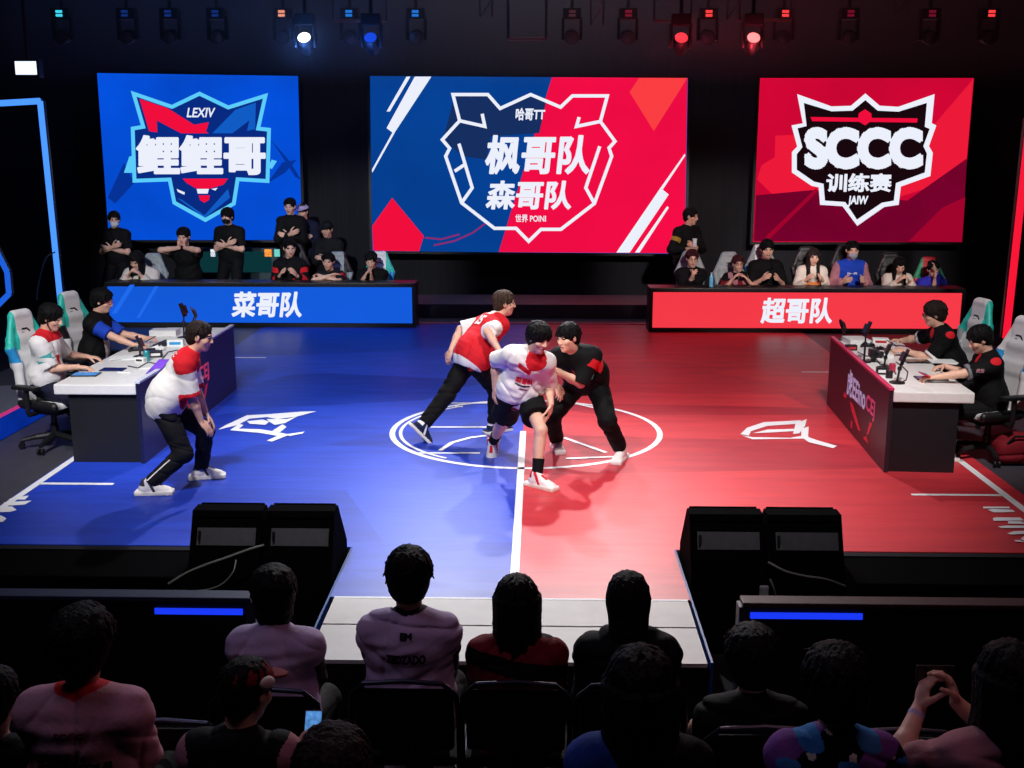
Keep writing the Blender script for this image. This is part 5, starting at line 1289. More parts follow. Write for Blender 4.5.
# ---------------------------------------------------------------- group behind the long red table
SR = 19.15
b = st(687, 216, yaw=206, Y=20.3, head=(-38, -8, 0), hands={'L': (.02, .30, 1.28), 'R': (.14, .28, 1.22)}, armpole={'L': (-1, -.4, -.6), 'R': (1, -.6, -.6)})
b.hand = {'L': dict(curl=.6), 'R': dict(curl=.6)}
mk(b, 'person in black jacket with gold print standing and holding a white cup', hairkind='short', seed=51, skin='warm', top=tops(C_black, cloth('gold', (160, 130, 50)), zone=lambda x, y, z, a, sd: np.where((a > .3) & (a < .55) & (sd > 0), 1, 0), sleeve=1.9))
cp = (b.wL+b.wR)/2+b.f*.10+b.u*.09; m = MB(); m.lathe([(.03, -.07), (.042, .07), (.038, .07), (.027, -.065)], cp, 14); o = m.build('paper_cup', mat('white_paper', (225, 225, 228), 0.6), origin=cp); tag(o, 'white paper cup held by the person standing left of the red table', 'cup')
mb_ = lambda *a, **k: mk(*a, **k)
b = sitter(692, 258, SR, 184, lean=6, head=(2, -8, 0), hands={'L': (.02, .30, .84), 'R': (.05, .32, .83)}); 
mk(b, 'person in black jacket with folded hands seated at left end of the red table', hairkind='up', hair='wine', seed=52, top=tops(C_black, sleeve=1.9, loose=.03)); glasses(b, b.t, blackm); b52 = b
b = sitter(738, 263, SR, 178, lean=10, head=(-8, -6, 4), hands={'L': (-.15, .30, .80), 'R': (.12, .32, .80)}, s=.92)
mk(b, 'person in wine red and pink patterned top seated second at the red table', hairkind='side', hair='wine', seed=53, top=tops(C_wine, C_mauve, C_black, zone=lambda x, y, z, a, sd: np.where((a < 0) & (z > .3) & (y > 0) & (np.sin(40*x)*np.sin(35*z) > .1), 1, np.where(z > .42, 2, 0)), sleeve=1.2)); glasses(b, b.t, blackm); b53 = b
b = sitter(767, 249, SR, 182, lean=6, head=(2, -6, 0), hands={'L': (-.18, .30, .80), 'R': (.12, .34, .82)}, s=1.06)
mk(b, 'person in plain black tee seated in a pale gaming chair at the red table', hairkind='short', seed=54, top=tops(C_black, sleeve=.95, loose=.03), bulk=1.06); b54 = b
b = sitter(813, 256, SR, 180, lean=8, head=(0, -12, 0), hands={'L': (-.14, .28, .80), 'R': (.14, .28, .80)}, s=.95)
mk(b, 'person with long dark hair in cream top with orange print at the red table', hairkind='long', hair='dark', seed=55, top=tops(C_cream, C_orange, zone=lambda x, y, z, a, sd: np.where((a < 0) & (y > .05) & (z < .30), 1, 0), sleeve=1.9)); b55 = b
b = sitter(852, 250, SR, 180, lean=4, head=(0, -6, 0), hands={'L': (-.18, .28, .78), 'R': (.18, .28, .78)}, s=1.04)
mk(b, 'person in blue vest with mauve sleeves and grey mask at the red table', hairkind='up', seed=56, top=tops(C_blue, C_mauve, C_white, zone=lambda x, y, z, a, sd: np.where(a >= 0, 1, 0), sleeve=1.95, loose=.03))
face_mask(b, b.t, cloth('mask_grey', (170, 176, 186))); decal('chest_print', b.t, b.S_top, text_uv('N—IM', .16, .04, .04), b.mid+b.ut*.2, -b.T[0], b.ut, b.T[1], C_white); b56 = b
b = sitter(899, 264, SR, 180, lean=10, head=(4, -24, 0), hands={'L': (-.10, .40, .80), 'R': (.10, .40, .80)}, s=.92)
mk(b, 'person with long dark hair in cream cardigan looking down at the red table', hairkind='long', seed=57, top=tops(C_cream, sleeve=1.9)); b57 = b
b = sitter(934, 268, SR, 186, lean=14, head=(14, -14, 6), hands={'L': (.06, .26, 1.0), 'R': (.06, .32, .80)}, s=.94)
mk(b, 'person in blue tee propping the chin on one hand at the right end', hairkind='fringe', seed=58, top=tops(cloth('royal', (50, 50, 180)), sleeve=.8)); b58 = b
# chairs whose backs show behind the two tables
GB = 'gaming chairs behind the long tables'
for b, lb, c1, c2, dx in ((b41, 'white gaming chair behind the person in white hoodie', ch_grey, ch_grey, .06), (b43, 'dark gaming chair behind the person with red patches', ch_black, ch_black, 0), (b44, 'pale gaming chair behind the person with the teal print', ch_grey, ch_black, .05),
                          (b45, 'white and teal gaming chair at the right end of the blue table', ch_white, ch_teal, .07),
                          (b52, 'grey white gaming chair at the left end of the red table', ch_grey, ch_grey, .04), (b53, 'grey gaming chair behind the wine red top', ch_grey, ch_grey, -.08), (b54, 'white gaming chair behind the plain black tee', ch_white, ch_grey, 0), (b55, 'dark gaming chair behind the orange print top', ch_black, ch_black, 0),
                          (b56, 'dark gaming chair behind the blue vest', ch_black, ch_black, 0), (b57, 'dark gaming chair behind the cream cardigan', ch_black, ch_black, 0), (b58, 'red and green gaming chair at the right end of the red table', ch_red, ch_green, .10)):
    gaming_chair(lb, (b.o[0]+dx, b.o[1]+.06, min(0.12, b.seat-.46)), 180, c1, c2, ch_blue if c1 is ch_white else c1, GB)
t = thing('bar_stool', 'tall dark stool under the person with hands at the chin', 'stool', (b42.o[0], b42.o[1], 0))
zs = b42.seat; MB().lathe([(.02, zs-.05), (.18, zs-.05), (.19, zs-.02), (.17, zs), (.02, zs)], (b42.o[0], b42.o[1], 0), 20).build('seat', ch_black, t)
for k in range(4):
    a = PI/4+k*PI/2; MB().tube([(b42.o[0]+.12*math.cos(a), b42.o[1]+.12*math.sin(a), zs-.05), (b42.o[0]+.22*math.cos(a), b42.o[1]+.22*math.sin(a), 0)], .014, 8).build('leg', blackm, t)
# water bottle on the red table
c = P(711, 289, 18.62); c = np.array([c[0], 18.62, P(800,288.5,YR)[2]])
m = MB(); m.lathe([(.03,0),(.034,.01),(.034,.15),(.028,.17),(.014,.20),(.014,.215)], c, 16); t = m.build('water_bottle', mat('blue_plastic', (110, 190, 230), 0.2), origin=c, smooth=True); tag(t, 'light blue water bottle on the left end of the red table', 'bottle')
m = MB(); m.lathe([(.016,.214),(.016,.235),(.005,.236)], c, 12); m.v = [tuple(np.array(v)-c) for v in m.v]; m.build('cap', mat('white_cap', (230, 230, 235), 0.4), t)
# ================================================================== THINGS ON THE DESKS
dkpl = mat('dark_plastic', (20, 20, 24), 0.35); scr = glow('tablet_screen', (150, 110, 150), 0.6, 0.5, 30); scrb = glow('phone_screen', (90, 150, 220), 0.9, 0.4, 40)
paper = mat('paper_sheet', (240, 240, 238), 0.7, vary=0.03)
def flat_item(name, label, cat, px, py, w, d, hgt, m, rz=0, top=None, group=None):
    c = G(px, py, DZ); t = thing(name, label, cat, (c[0], c[1], DZ), group)
    M = Matrix.Translation((c[0], c[1], DZ)) @ Matrix.Rotation(math.radians(rz), 4, 'Z')
    MB().box((-w/2, -d/2, 0), (w/2, d/2, hgt), bev=min(.004, hgt/3), M=M).build('body' if top else 'sheet', m, t)
    if top: MB().box((-w/2+.012, -d/2+.012, hgt), (w/2-.012, d/2-.012, hgt+.0015), M=M).build('display', top, t)
    return t
def paper_stack(label, px, py, n, rz):
    c = G(px, py, DZ); t = thing('paper_stack', label, 'papers', (c[0], c[1], DZ))
    for k in range(n): MB().box((-.15, -.11, .004*k), (.15, .11, .004*k+.0035), M=Matrix.Translation((c[0], c[1], DZ)) @ Matrix.Rotation(math.radians(rz+k*7-7), 4, 'Z')).build('sheet', paper, t)
    return t
def phone_stand(label, px, py, hgt, lean, screen, clamp_yaw, ring=False):
    c = G(px, py, DZ); t = thing('phone_stand', label, 'stand', (c[0], c[1], DZ)); B = Vector(c)
    m = MB(); m.lathe([(.005,0),(.075,0),(.075,.010),(.06,.016),(.012,.02)], B, 20); m.build('base', dkpl, t)
    mid = B+Vector((lean*.4, 0, hgt*.55)); top = B+Vector((lean, .0, hgt))
    MB().tube([B+Vector((0,0,.01)), mid], .011, 8).build('lower_pole', dkpl, t); MB().tube([mid, top], .009, 8).build('upper_pole', dkpl, t)
    m = MB(); m.lathe([(.0,-.022),(.018,-.018),(.022,0),(.018,.018),(.0,.022)], mid, 12); m.build('joint', dkpl, t)
    M = Matrix.Translation(top) @ Matrix.Rotation(math.radians(clamp_yaw), 4, 'Z') @ Matrix.Rotation(math.radians(-20), 4, 'X')
    MB().box((-.05,-.012,-.05), (.05,.012,.05), bev=.005, M=M).build('clamp', dkpl, t)
    if ring:
        m = MB(); m.tube([M @ Vector((.06*math.cos(a), .02, .06*math.sin(a)+.02)) for a in np.linspace(0, 2*PI, 21)], .012, 8); m.build('ring', dkpl, t)
    else:
        ph = MB().box((-.04,.012,-.08), (.04,.021,.085), bev=.006, M=M); ph.build('phone_holder', dkpl, t); MB().box((-.035,.021,-.074), (.035,.0225,.078), M=M).build('screen', screen, t)
    return t
paper_stack('white paper sheets on the blue side desk in front of the red collared person', 125, 358, 3, 14)
flat_item('tablet', 'dark tablet lying at the near left corner of the blue side desk', 'tablet', 86, 375, .26, .18, .012, dkpl, 4, scrb)
flat_item('tablet', 'dark blue tablet beside the white papers on the blue side desk', 'tablet', 113, 370, .24, .15, .012, mat('navy_plastic', (34, 42, 90), 0.4), 0, glow('tablet_navy', (40, 50, 120), 0.6))
flat_item('keyboard', 'black keyboard on the blue side desk in front of the person with glasses', 'keyboard', 165, 344, .34, .14, .022, dkpl, 84, mat('key_caps', (46, 46, 52), 0.6, bump=1.0, bscale=70))
flat_item('equipment_box', 'white rectangular box at the far end of the blue side desk', 'box', 165, 335, .32, .20, .07, slabm, 2)
phone_stand('tall black phone stand at the far end of the blue side desk', 184, 338, .34, .02, scrb, 70)
phone_stand('shorter phone stand leaning right at the far end of the blue side desk', 192, 335, .27, .05, scrb, 100)
phone_stand('low black phone stand amid clutter in the middle of the blue side desk', 140, 357, .16, .02, scrb, 90)
flat_item('power_adapter', 'small black adapter box in the middle of the blue side desk', 'adapter', 151, 352, .10, .07, .04, dkpl, 20)
def cup(label, px, py, m, h_=.11, r=.034, name='drink_can'):
    c = G(px, py, DZ); mb = MB(); mb.lathe([(r*.8,0),(r,.006),(r,h_-.012),(r*.82,h_)], c, 16); o = mb.build(name, m, smooth=True, origin=c); return tag(o, label, 'can')
cup('teal can among the clutter of the blue side desk', 147, 361, mat('can_teal', (60, 160, 170), 0.3, .4)); cup('pale can beside the shorter phone stand on the blue side desk', 199, 337, mat('can_white', (214, 220, 226), 0.3, .3))
m = MB(); c = G(152, 374, DZ); vsx = [(c[0]-.06, c[1]-.02, DZ+.002), (c[0]+.06, c[1], DZ+.002), (c[0]+.085, c[1]+.3, DZ+.09), (c[0]-.02, c[1]+.3, DZ+.09)]
o = m.prism(vsx, (0,0,.004)).build('fabric_banner', mat('violet_cloth', (110, 60, 190), 0.7, vary=.5, scale=6), origin=c); tag(o, 'violet and red cloth lying over the corner of the blue side desk', 'cloth')
# red side
phone_stand('black phone stand at the near corner of the red side desk', 897, 383, .26, .04, glow('phone_grey', (60, 60, 66), .4), -90)
phone_stand('tall black stand with a red tipped holder on the red side desk', 864, 362, .36, .0, glow('phone_red', (190, 40, 60), .8), -80)
phone_stand('small black stand with a ring at the far end of the red side desk', 844, 340, .17, -.01, scr, 90, True)
phone_stand('low black phone stand in the middle of the red side desk', 884, 368, .20, .02, glow('phone_grey', (60, 60, 66), .4), -100)
c = G(873, 362, DZ); t = thing('camera', 'small black camera with a round lens beside the tall red tipped stand', 'camera', (c[0], c[1], DZ))
MB().box(c+np.array([-.02,-.03,.0]), c+np.array([.02,.03,.05]), bev=.006).build('mount', dkpl, t); MB().box(c+np.array([-.045,-.06,.05]), c+np.array([.045,.06,.14]), bev=.012).build('body', dkpl, t)
m = MB(); m.lathe([(.0,0),(.036,0),(.038,.05),(.03,.055),(.026,.045),(0,.043)], c+np.array([.03,-.05,.095]), 20, M=Matrix.Rotation(-PI/2, 4, 'Y') @ Matrix.Rotation(PI/2+.6, 4, 'X')); m.build('lens', dimlens, t, smooth=True)
flat_item('tablet', 'tablet with a violet lit screen in front of the person looking at a phone', 'tablet', 931, 379, .30, .17, .014, dkpl, -4, scr)
flat_item('tablet', 'black tablet on the red side desk before the leaning person', 'tablet', 917, 362, .26, .18, .014, dkpl, -2, mat('dark_glass', (14, 14, 18), 0.1))
flat_item('mouse_pad', 'grey mouse pad under the hands of the leaning person on the red side desk', 'pad', 920, 355, .36, .22, .006, mat('pad_grey', (112, 108, 112), 0.8), 4)
paper_stack('white papers between the two players on the red side desk', 941, 362, 3, -8)
flat_item('equipment_box', 'white box at the far end of the red side desk', 'box', 856, 343, .24, .30, .06, slabm, 4)
flat_item('equipment_box', 'low white box in the middle of the red side desk', 'box', 884, 356, .16, .26, .04, slabm, -6)
cup('small dark can behind the near phone stand on the red side desk', 889, 378, mat('can_dark', (60, 50, 54), 0.3, .4), .08); cup('pink can beside the low stand on the red side desk', 892, 372, mat('can_pink', (206, 60, 90), 0.3, .3), .09)
# phone in the hand of the near right player
w = pl3.wL+nrm(pl3.hand['L']['d'])*.11+V3(0,0,.03); t = thing('mobile_phone', 'dark mobile phone with a red case held above the red side desk', 'phone', tuple(w))
M = Matrix.Translation(w) @ Matrix.Rotation(.3, 4, 'Y'); MB().box((-.04,-.075,-.005), (.04,.075,.004), bev=.003, M=M).build('case', C_red, t); MB().box((-.035,-.07,.004), (.035,.07,.0055), M=M).build('screen', scr, t)
w = (pl2.wL+pl2.wR)/2+V3(.13,0,.03); t = thing('mobile_phone', 'dark mobile phone held by the person with glasses at the blue side desk', 'phone', tuple(w))
M = Matrix.Translation(w) @ Matrix.Rotation(-.5, 4, 'Y'); MB().box((-.04,-.08,-.005), (.04,.08,.004), bev=.003, M=M).build('case', dkpl, t); MB().box((-.035,-.075,.004), (.035,.075,.0055), M=M).build('screen', scrb, t)
w = (pl4.wL+pl4.wR)/2+V3(-.13,0,.03); t = thing('mobile_phone', 'dark mobile phone held by the leaning person at the red side desk', 'phone', tuple(w))
M = Matrix.Translation(w) @ Matrix.Rotation(.5, 4, 'Y'); MB().box((-.04,-.08,-.005), (.04,.08,.004), bev=.003, M=M).build('case', dkpl, t); MB().box((-.035,-.075,.004), (.035,.075,.0055), M=M).build('screen', scrb, t)
c = G(1012, 462, 0); S = Sdf(.012); S.box(c+V3(0,0,.13), (.20,.16,.13), None, .09); S.ell(c+V3(.02,-.02,.24), (.15,.12,.07), None, .06); S.fold(.02, .14, 4, [V3(0,0,1), V3(1,.3,0)])
t = thing('sports_bag', 'dark red sports bag on the floor behind the near chair on red side', 'bag', tuple(c)); S.build('bag_body', C_wine, t); MB().tube([c+V3(-.12,-.14,.22), c+V3(-.06,-.16,.30), c+V3(.06,-.16,.30), c+V3(.12,-.14,.22)], .012, 6).build('handle', C_black, t)

# small clutter between the stands
def controller(label, px, py, rz, m):
    c = G(px, py, DZ); S = Sdf(.005); R = Matrix.Rotation(math.radians(rz), 3, 'Z'); q = lambda x, y, z: c+np.array(R @ Vector((x, y, z)))
    S.box(q(0,0,.022), (.05,.03,.018), np.array(R.transposed()), .014, .01)
    for s in (-1, 1): S.cap(q(s*.05,.0,.024), q(s*.068,-.05,.016), .024, .017, .015); S.cap(q(s*.028,-.005,.04), q(s*.028,-.005,.05), .009, k=.003)
    t = thing('game_controller', label, 'controller', tuple(c)); S.build('body', m, t); MB().box(q(-.012,.008,.038), q(.012,.02,.044)).build('button', ch_blue, t); return t
controller('black game controller lying behind the white papers on the blue side desk', 136, 351, 20, dkpl)
controller('white game controller beside the keyboard on the blue side desk', 160, 350, -30, paper)
controller('black game controller at the middle of the red side desk', 878, 351, 40, dkpl)
controller('black game controller between camera and white box on the red side desk', 868, 347, -20, dkpl)
def block(name, label, cat, px, py, w, d, h_, m, m2, rz=0):
    c = G(px, py, DZ); t = thing(name, label, cat, tuple(c)); M = Matrix.Translation(c) @ Matrix.Rotation(math.radians(rz), 4, 'Z')
    MB().box((-w/2,-d/2,0), (w/2,d/2,h_), bev=.006, M=M).build('body', m, t); MB().box((-w*.35,-d/2-.002,h_*.3), (w*.35,-d/2,h_*.7), M=M).build('face_panel', m2, t); return t
block('charger_hub', 'black charging hub at the middle of the blue side desk', 'charger', 156, 357, .14, .09, .07, dkpl, ch_white, 15)
block('charger_hub', 'white charging hub beside the teal can on the blue side desk', 'charger', 141, 362, .10, .08, .05, paper, dkpl, -10)
block('tissue_box', 'white tissue box near the far stands on the blue side desk', 'box', 176, 346, .18, .11, .08, paper, ch_blue, 8)
block('charger_hub', 'black charging hub behind the near stand on the red side desk', 'charger', 882, 374, .12, .08, .07, dkpl, ch_white, -10)
block('tissue_box', 'white tissue box behind the camera on the red side desk', 'box', 880, 344, .18, .11, .07, paper, ch_red, -8)
block('power_adapter', 'black adapter block at the far end of the red side desk', 'adapter', 851, 350, .12, .09, .06, dkpl, ch_red, 0)
for lb, pts, mm in (('black cable winding across the blue side desk', [(128,366),(138,368),(148,362),(158,364),(168,352),(178,350)], dkpl), ('thin white cable on the blue side desk by the papers', [(118,372),(130,373),(139,369),(150,368)], paper),
                    ('black cable winding across the red side desk', [(858,352),(866,356),(874,356),(880,364),(890,366),(896,374)], dkpl), ('thin black cable from the near stand on the red side desk', [(897,384),(906,380),(908,372),(902,366),(896,362)], dkpl)):
    m = MB(); pp = [Vector(G(x, y, DZ+.006)) for x, y in pts]; m.tube(pp, .006, 6); tag(m.build('cable', mm, smooth=True, origin=pp[0]), lb, 'cable')
# ================================================================== SPECTATORS IN FRONT
TIER = -0.22
struct('floor_tier', MB().box((-13.9, -5.9, ZF), (13.9, 4.7, TIER)), carpet)
HC0 = hall_chair(); HC0.scale = (1.14, 1, 1); HCN = [0]
def chair_at(x, y, z, label, rz=0):
    c = HC0 if HCN[0] == 0 else copy_tree(HC0); HCN[0] += 1
    c.location = (x, y, z); c.rotation_euler = (0, 0, math.radians(rz)); c['label'] = label; return c
lap = lambda dz=.52: {'L': (-.10, .34, dz), 'R': (.10, .34, dz)}
aud_feet = {'L': (-.14, .38, .09), 'R': (.14, .38, .09)}
def spect(px, py, Y, label, chair=None, z0=None, yaw=0, lean=4, head=(0, -4, 0), s=1.04, hands=None, armpole=None, hand=None, tops_=None, **k):
    z0 = (ZF if Y > 4.7 else TIER) if z0 is None else z0
    b = sitter(px, py, Y, yaw, lean=lean, head=head, hands=hands or lap(), s=s, z0=z0, feet=aud_feet, armpole=armpole)
    if hand: b.hand = hand
    k.setdefault('h', .0065); k.setdefault('hh', .006); k.setdefault('legs', dict(mats=[C_black], loose=.02)); k.setdefault('shoes', shoe_navy)
    person(b, label, top=tops_, **k)
    if chair: chair_at(b.o[0], b.o[1]+.02, z0+min(0.0, 0), chair, yaw)
    return b
tp = lambda c, *a, **k: dict(mats=[c]+list(a), sleeve=k.get('sleeve', .85), loose=k.get('loose', .026), hem=.08, wr=.009, zone=k.get('zone'), hood=k.get('hood', False))
armz = lambda x, y, z, a, sd: np.where(a >= .12, 1, 0)
b = spect(409, 578, 5.4, 'spectator with short black hair in lilac jersey with black sleeves and lettered back', 'black padded chair under the lilac jersey spectator, in front of the stage', seed=61, bulk=1.15, build=1.1, s=1.10, name='person',
          tops_=tp(C_lil, C_black, sleeve=.98, zone=lambda x, y, z, a, sd: np.where((a >= .16) | (x*x+y*y+(z-.54)**2 < .0075), 1, 0)))
decal('back_print', b.t, b.S_top, text_uv('ZEDZADO', .20, .05, .05), b.neck-b.ut*.17, b.T[0], b.ut, -b.T[1], C_black); decal('back_print', b.t, b.S_top, text_uv('EM', .06, .035, .06), b.neck-b.ut*.055, b.T[0], b.ut, -b.T[1], C_black)
b = spect(275, 596, 5.3, 'spectator with black bobbed hair in pink white jersey beside the lilac jersey', 'black padded chair under the bobbed hair spectator', seed=62, hairkind='bowl', bulk=1.2, head=(-14, -10, 0), s=1.02, tops_=tp(C_lil, C_black, sleeve=.98, zone=armz))
S = Sdf(.008); S.ell(b.head-b.H[1]*.03*b.s-b.u*.06, np.array([.098, .085, .12]), b.H, .02); S.wrinkle(.003, .03, 5); S.build('hair_back', HAIR['black'], b.t)
b = spect(517, 604, 5.4, 'spectator with long black hair in black and dark red jersey in the middle', 'black padded chair with a rounded rim under the long haired middle spectator', seed=63, hairkind='long', bulk=1.08, build=1.1, s=1.06,
          tops_=tp(C_wine, C_black, sleeve=.98, zone=lambda x, y, z, a, sd: np.where((np.sin(z*34+x*6) > .2) | (a > .5), 1, 0)))
decal('back_print', b.t, b.S_top, text_uv('CHUGEI', .19, .035, .05), b.neck-b.ut*.26, b.T[0], b.ut, -b.T[1], C_red); headset(b)
b = spect(628, 600, 5.4, 'spectator in black hoodie with the hood up right of the centre line', 'black padded chair under the hooded spectator', seed=64, hairkind='short', build=1.12, s=1.08, tops_=tp(C_black, sleeve=1.9, hood=True, loose=.035))
S = Sdf(.008); hp = lambda x, y, z: b.head+(b.H[0]*x+b.H[1]*y+b.H[2]*z)*b.hs
S.ell(hp(0, -.015, .03), (.108, .128, .122), b.H, .03); S.cap(hp(0, -.04, -.02), b.neck-b.T[1]*.05+b.ut*.03, .105, .10, .05); S.ell(hp(0, .13, -.03), (.075, .09, .11), b.H, .02, 's'); S.fold(.010, .09, 3, [b.u, b.u+b.r*.6]); S.build('hood', C_black, b.t)
b = spect(752, 660, 5.0, 'spectator with short dark hair low in front of the red side barrier', 'black padded chair under the spectator in front of the red side barrier', seed=65, bulk=1.25, s=1.1, hair='black', tops_=tp(C_black, sleeve=1.9))
b = spect(82, 646, 4.15, 'spectator with short black hair in pale pink jersey with red collar, at the left', 'black padded chair under the pale pink jersey spectator', seed=66, bulk=1.2, s=1.1, skin='warm',
          tops_=tp(cloth('pale_pink', (206, 150, 166)), C_red, C_black, sleeve=.95, loose=.034, zone=lambda x, y, z, a, sd: np.where((x*x+y*y+(z-.54)**2 < .0095) & (a < .1), 1, 0)))
decal('back_print', b.t, b.S_top, text_uv('SCCC', .12, .03, .05), b.neck-b.ut*.11, b.T[0], b.ut, -b.T[1], C_wine); decal('back_print', b.t, b.S_top, text_uv('SHENGEDUI', .30, .035, .05), b.neck-b.ut*.24, b.T[0], b.ut, -b.T[1], C_black)
b = spect(238, 692, 4.1, 'spectator in dark cap with a pale patch leaning towards a lit phone', 'black padded chair under the spectator in the dark cap', seed=67, bulk=1.0, head=(30, -14, 0), s=1.0, hands={'L': (.14, .36, .74), 'R': (.28, .34, .74)}, tops_=tp(C_mauve, C_black, sleeve=.9, zone=lambda x, y, z, a, sd: np.where(a < 0, 1, 0)))
cap(b, C_wine); S = Sdf(.007); S.ell(b.head+b.H[0]*.085*b.hs+b.H[2]*.055, (.02, .045, .03), b.H, .01); S.build('cap_patch', C_cream, b.t)
w = (b.wL+b.wR)/2+V3(.0, .09, .07); t = thing('mobile_phone', 'mobile phone with a lit screen held by the spectator in the dark cap', 'phone', tuple(w)); M = Matrix.Translation(w) @ Matrix.Rotation(-.6, 4, 'X')
MB().box((-.04,-.004,-.075), (.04,.004,.075), bev=.003, M=M).build('case', dkpl, t); MB().box((-.035,-.0055,-.07), (.035,-.004,.07), M=M).build('screen', scrb, t)
b = spect(640, 692, 3.75, 'spectator with long black hair and blue jacket, nearest right of the middle', 'black padded chair under the long haired blue jacket spectator', seed=68, hairkind='long', bulk=1.25, ll=1.5, s=1.06, tops_=tp(cloth('blue_jacket', (36, 66, 150)), C_black, sleeve=1.9, zone=lambda x, y, z, a, sd: np.where(x > .02, 1, 0), loose=.035))
b = spect(836, 688, 4.0, 'spectator with thick black hair in blue and violet patterned shirt', 'black padded chair under the patterned shirt spectator', seed=69, bulk=1.28, s=1.08, hairkind='bowl',
          tops_=tp(C_black, cloth('shirt_blue', (60, 130, 200)), cloth('shirt_violet', (120, 70, 150)), C_cream, sleeve=.9, zone=lambda x, y, z, a, sd: np.where(np.sin(31*x+9*z)*np.sin(27*z+5*y) > .25, 1, np.where(np.sin(19*x-23*z+4) > .35, 2, np.where(np.sin(45*x)*np.sin(40*z+1) > .8, 3, 0)))))
b = sitter(1012, 684, 4.0, 6, lean=3, head=(-6, -2, 0), s=1.1, z0=TIER, feet=aud_feet, hands={'L': at(919, 708, 4.33), 'R': at(957, 703, 4.33)}, armpole={'L': (-1, -.1, -1), 'R': (.9, -.2, -1)})
b.hand = {'L': dict(d=V3(.25, .2, 1), pn=V3(.9, .1, -.1), curl=.75), 'R': dict(d=V3(-.35, .2, 1), pn=V3(-.9, .1, -.1), curl=.75)}
person(b, 'spectator with dark hair raising both arms to film with a phone, at far right', skin='fair', hairkind='long', bulk=1.15, h=.0055, hh=.0065, seed=70, top=tp(C_mauve, C_black, sleeve=.7, zone=lambda x, y, z, a, sd: np.where((a < 0) & (x > .0), 1, 0)), legs=dict(mats=[C_black], loose=.02), shoes=shoe_navy)
chair_at(b.o[0], b.o[1]+.02, TIER, 'black padded chair under the filming spectator', 6)
w = (b.wL+b.wR)/2+V3(0, .06, .11); t = thing('mobile_phone', 'dark mobile phone held up sideways by the filming spectator', 'phone', tuple(w))
M = Matrix.Translation(w); MB().box((-.08,-.005,-.04), (.08,.005,.04), bev=.004, M=M).build('case', dkpl, t); MB().box((-.074,-.0065,-.035), (.074,-.005,.035), M=M).build('screen', mat('dim_screen', (30, 26, 30), .2), t)
m = MB(); ax = nrm(b.wL-b.eL); m.tube([b.wL-ax*.05, b.wL-ax*.025], .034, 16); m.build('wristband', C_lil, b.t)
b = spect(-8, 700, 4.2, 'spectator at the left edge in a wine coloured top', 'black padded chair at the left edge', seed=71, s=1.04, tops_=tp(C_mauve, C_black, sleeve=1.9, zone=lambda x, y, z, a, sd: np.where(a < 0, 1, 0)))
b = spect(333, 776, 3.35, 'spectator whose dark hair shows at the bottom left of the middle', 'black padded chair under the spectator at the bottom', seed=72, bulk=1.3, s=1.04, hair='dark', tops_=tp(C_black, sleeve=1.9))
# empty chairs
for px, py, Y, lb in ((60, 664, 4.95, 'empty black padded chair in front of the left barrier, outermost'), (160, 660, 4.95, 'empty black padded chair between the pink jersey and bobbed hair spectators'), (255, 742, 3.2, 'empty black padded chair behind the spectator in the dark cap'), (95, 752, 3.1, 'empty black padded chair at the bottom left corner'),
                      (498, 738, 3.9, 'empty black padded chair with a jacket over it, at the bottom middle'), (730, 735, 3.9, 'empty black padded chair behind the spectator by the red side barrier'), (905, 690, 4.95, 'empty black padded chair in front of the right barrier')):
    z0 = ZF if Y > 4.7 else TIER
    q = P(px, py, Y-.29); chair_at(q[0], Y, z0, lb)
q = P(498, 738, 3.61); S = Sdf(.010); a = V3(q[0], 3.61, TIER+.93)
S.cap(a+V3(-.2,0,0), a+V3(.2,0,0), .05, k=.03); S.box(a+V3(0,-.05,-.16), (.25,.03,.17), None, .03, .05); S.box(a+V3(0,.09,-.12), (.23,.03,.13), None, .03, .05); S.cap(a+V3(-.22,-.05,-.04), a+V3(-.30,-.09,-.32), .05, .04, .03); S.cap(a+V3(.22,-.05,-.04), a+V3(.28,-.09,-.30), .05, .04, .03); S.fold(.018, .13, 8, [V3(1,0,.3), V3(.8,0,-.6), V3(0,0,1)])
o = S.build('jacket', C_char, origin=a); tag(o, 'dark jacket draped over the back of the empty chair at the bottom middle', 'jacket')
# ================================================================== LIGHT
def spot(loc, target, power, color=(1,1,1), angle=50, blend=0.6, radius=0.15):
    l = bpy.data.lights.new('spot_lamp', 'SPOT'); l.energy = power; l.color = color; l.spot_size = math.radians(angle); l.spot_blend = blend; l.shadow_soft_size = radius
    o = bpy.data.objects.new('spot_lamp', l); COL.objects.link(o); o.location = loc
    d = Vector(target)-Vector(loc); o.rotation_euler = d.to_track_quat('-Z', 'Y').to_euler(); return o
def area(loc, target, power, size, color=(1,1,1), spread=180):
    l = bpy.data.lights.new('added_wash', 'AREA'); l.energy = power; l.color = color; l.size = size; l.spread = math.radians(spread)
    o = bpy.data.objects.new('added_wash', l); COL.objects.link(o); o.location = loc
    d = Vector(target)-Vector(loc); o.rotation_euler = d.to_track_quat('-Z', 'Y').to_euler(); return o
spot((-2.6, 5.2, 8.7), (-1.4, 10.9, 0.6), 2700, (1, .97, .95), 50, 0.8, .25)
spot((2.6, 5.2, 8.7), (1.2, 10.9, 0.6), 2600, (1, .97, .95), 46, 0.8, .25)
spot((-1.6, 17.5, 7.4), (-0.9, 9.4, 0), 2600, (.92, .95, 1), 44, 0.9, .12)
spot((1.6, 17.5, 7.4), (0.8, 9.4, 0), 2600, (1, .93, .92), 42, 0.9, .12)
spot((-1.2, 17.5, 5.3), (-.8, 7.6, 0), 330, (.9, .94, 1), 30, 1.0, .3)
spot((1.2, 17.5, 5.3), (.8, 7.6, 0), 330, (1, .92, .9), 30, 1.0, .3)
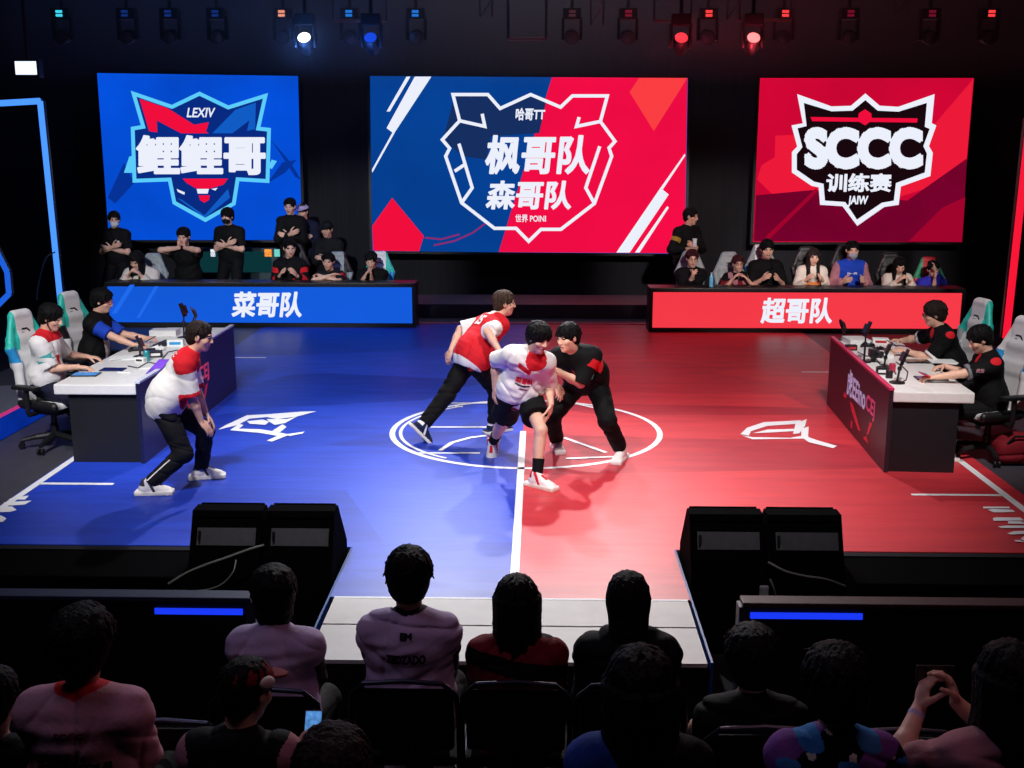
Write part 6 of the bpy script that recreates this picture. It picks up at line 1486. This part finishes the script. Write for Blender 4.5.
spot((-4.4, 4.0, 7.0), (-4.6, 12, .8), 2600, (.95, .97, 1), 36, 0.8, .2)
spot((3.2, 6.0, 7.5), (4.6, 11.9, .9), 1700, (1, .95, .93), 30, 0.7, .2)
for x0, x1, cc in ((-5.5, -6.2, (.88, .92, 1)), (-3.4, -3.5, (.9, .94, 1)), (3.4, 3.5, (1, .9, .88)), (5.5, 6.0, (1, .9, .88))):
    spot((x0, 8, 5.2), (x1, 19.8, 1.35), 3600, cc, 19, 0.7, .2)
area((-6, 20.5, 8.6), (-6, 22.6, 5.2), 55, 2, (.12, .3, 1)); area((6, 20.5, 8.6), (6, 22.6, 5.2), 16, 2, (1, .12, .15))  # added wall washes, standing in for coloured haze behind the truss
area((0, 20.5, 8.6), (0, 22.6, 5.2), 120, 2.5, (.75, .82, 1))
area((-3.0, 4.2, 6.5), (-1.6, 4.8, 0.4), 34, 2.0, (.75, .65, 1)); area((2.6, 4.2, 6.5), (1.6, 4.6, 0.4), 26, 2.0, (1, .5, .62))  # added fill above the spectators, in place of light bounced off the stage
def bulb(p, e, cc):
    d = bpy.data.lights.new('lamp_glow', 'POINT'); d.energy = e; d.color = cc; d.shadow_soft_size = .04
    o = bpy.data.objects.new('lamp_glow', d); COL.objects.link(o); o.location = p
for (p, t), cc, e in zip(LAMPS[-4:], ((.10, .28, 1), (.06, .2, 1), (1, .05, .1), (1, .06, .1)), (60, 22, 14, 34)): bulb(tuple(p+np.array([0, -.26, -.10])), e, cc)
hz = MB().box((-9, 17.8, 3.9), (9, 20.6, 6.8)); o = hz.build('haze', None or bpy.data.materials.new('haze'))
hm = o.data.materials[0]; hm.use_nodes = True; hn = hm.node_tree; hn.nodes.remove(hn.nodes['Principled BSDF'])
vs_ = hn.nodes.new('ShaderNodeVolumeScatter'); vs_.inputs['Density'].default_value = 0.05; vs_.inputs['Anisotropy'].default_value = 0.3
tc_ = hn.nodes.new('ShaderNodeTexCoord'); sx_ = hn.nodes.new('ShaderNodeSeparateXYZ'); hn.links.new(tc_.outputs['Object'], sx_.inputs[0])
mr_ = hn.nodes.new('ShaderNodeMapRange'); hn.links.new(sx_.outputs[2], mr_.inputs[0]); mr_.inputs[1].default_value = 3.95; mr_.inputs[2].default_value = 5.2; mr_.inputs[3].default_value = 0.0; mr_.inputs[4].default_value = 0.05
hn.links.new(mr_.outputs[0], vs_.inputs['Density'])
hn.links.new(vs_.outputs[0], hn.nodes['Material Output'].inputs['Volume'])
tag(o, 'thin stage haze hanging around the lamps above the screens', 'haze', kind='stuff')

for o in bpy.data.objects:
    if '_o' in o: del o['_o']
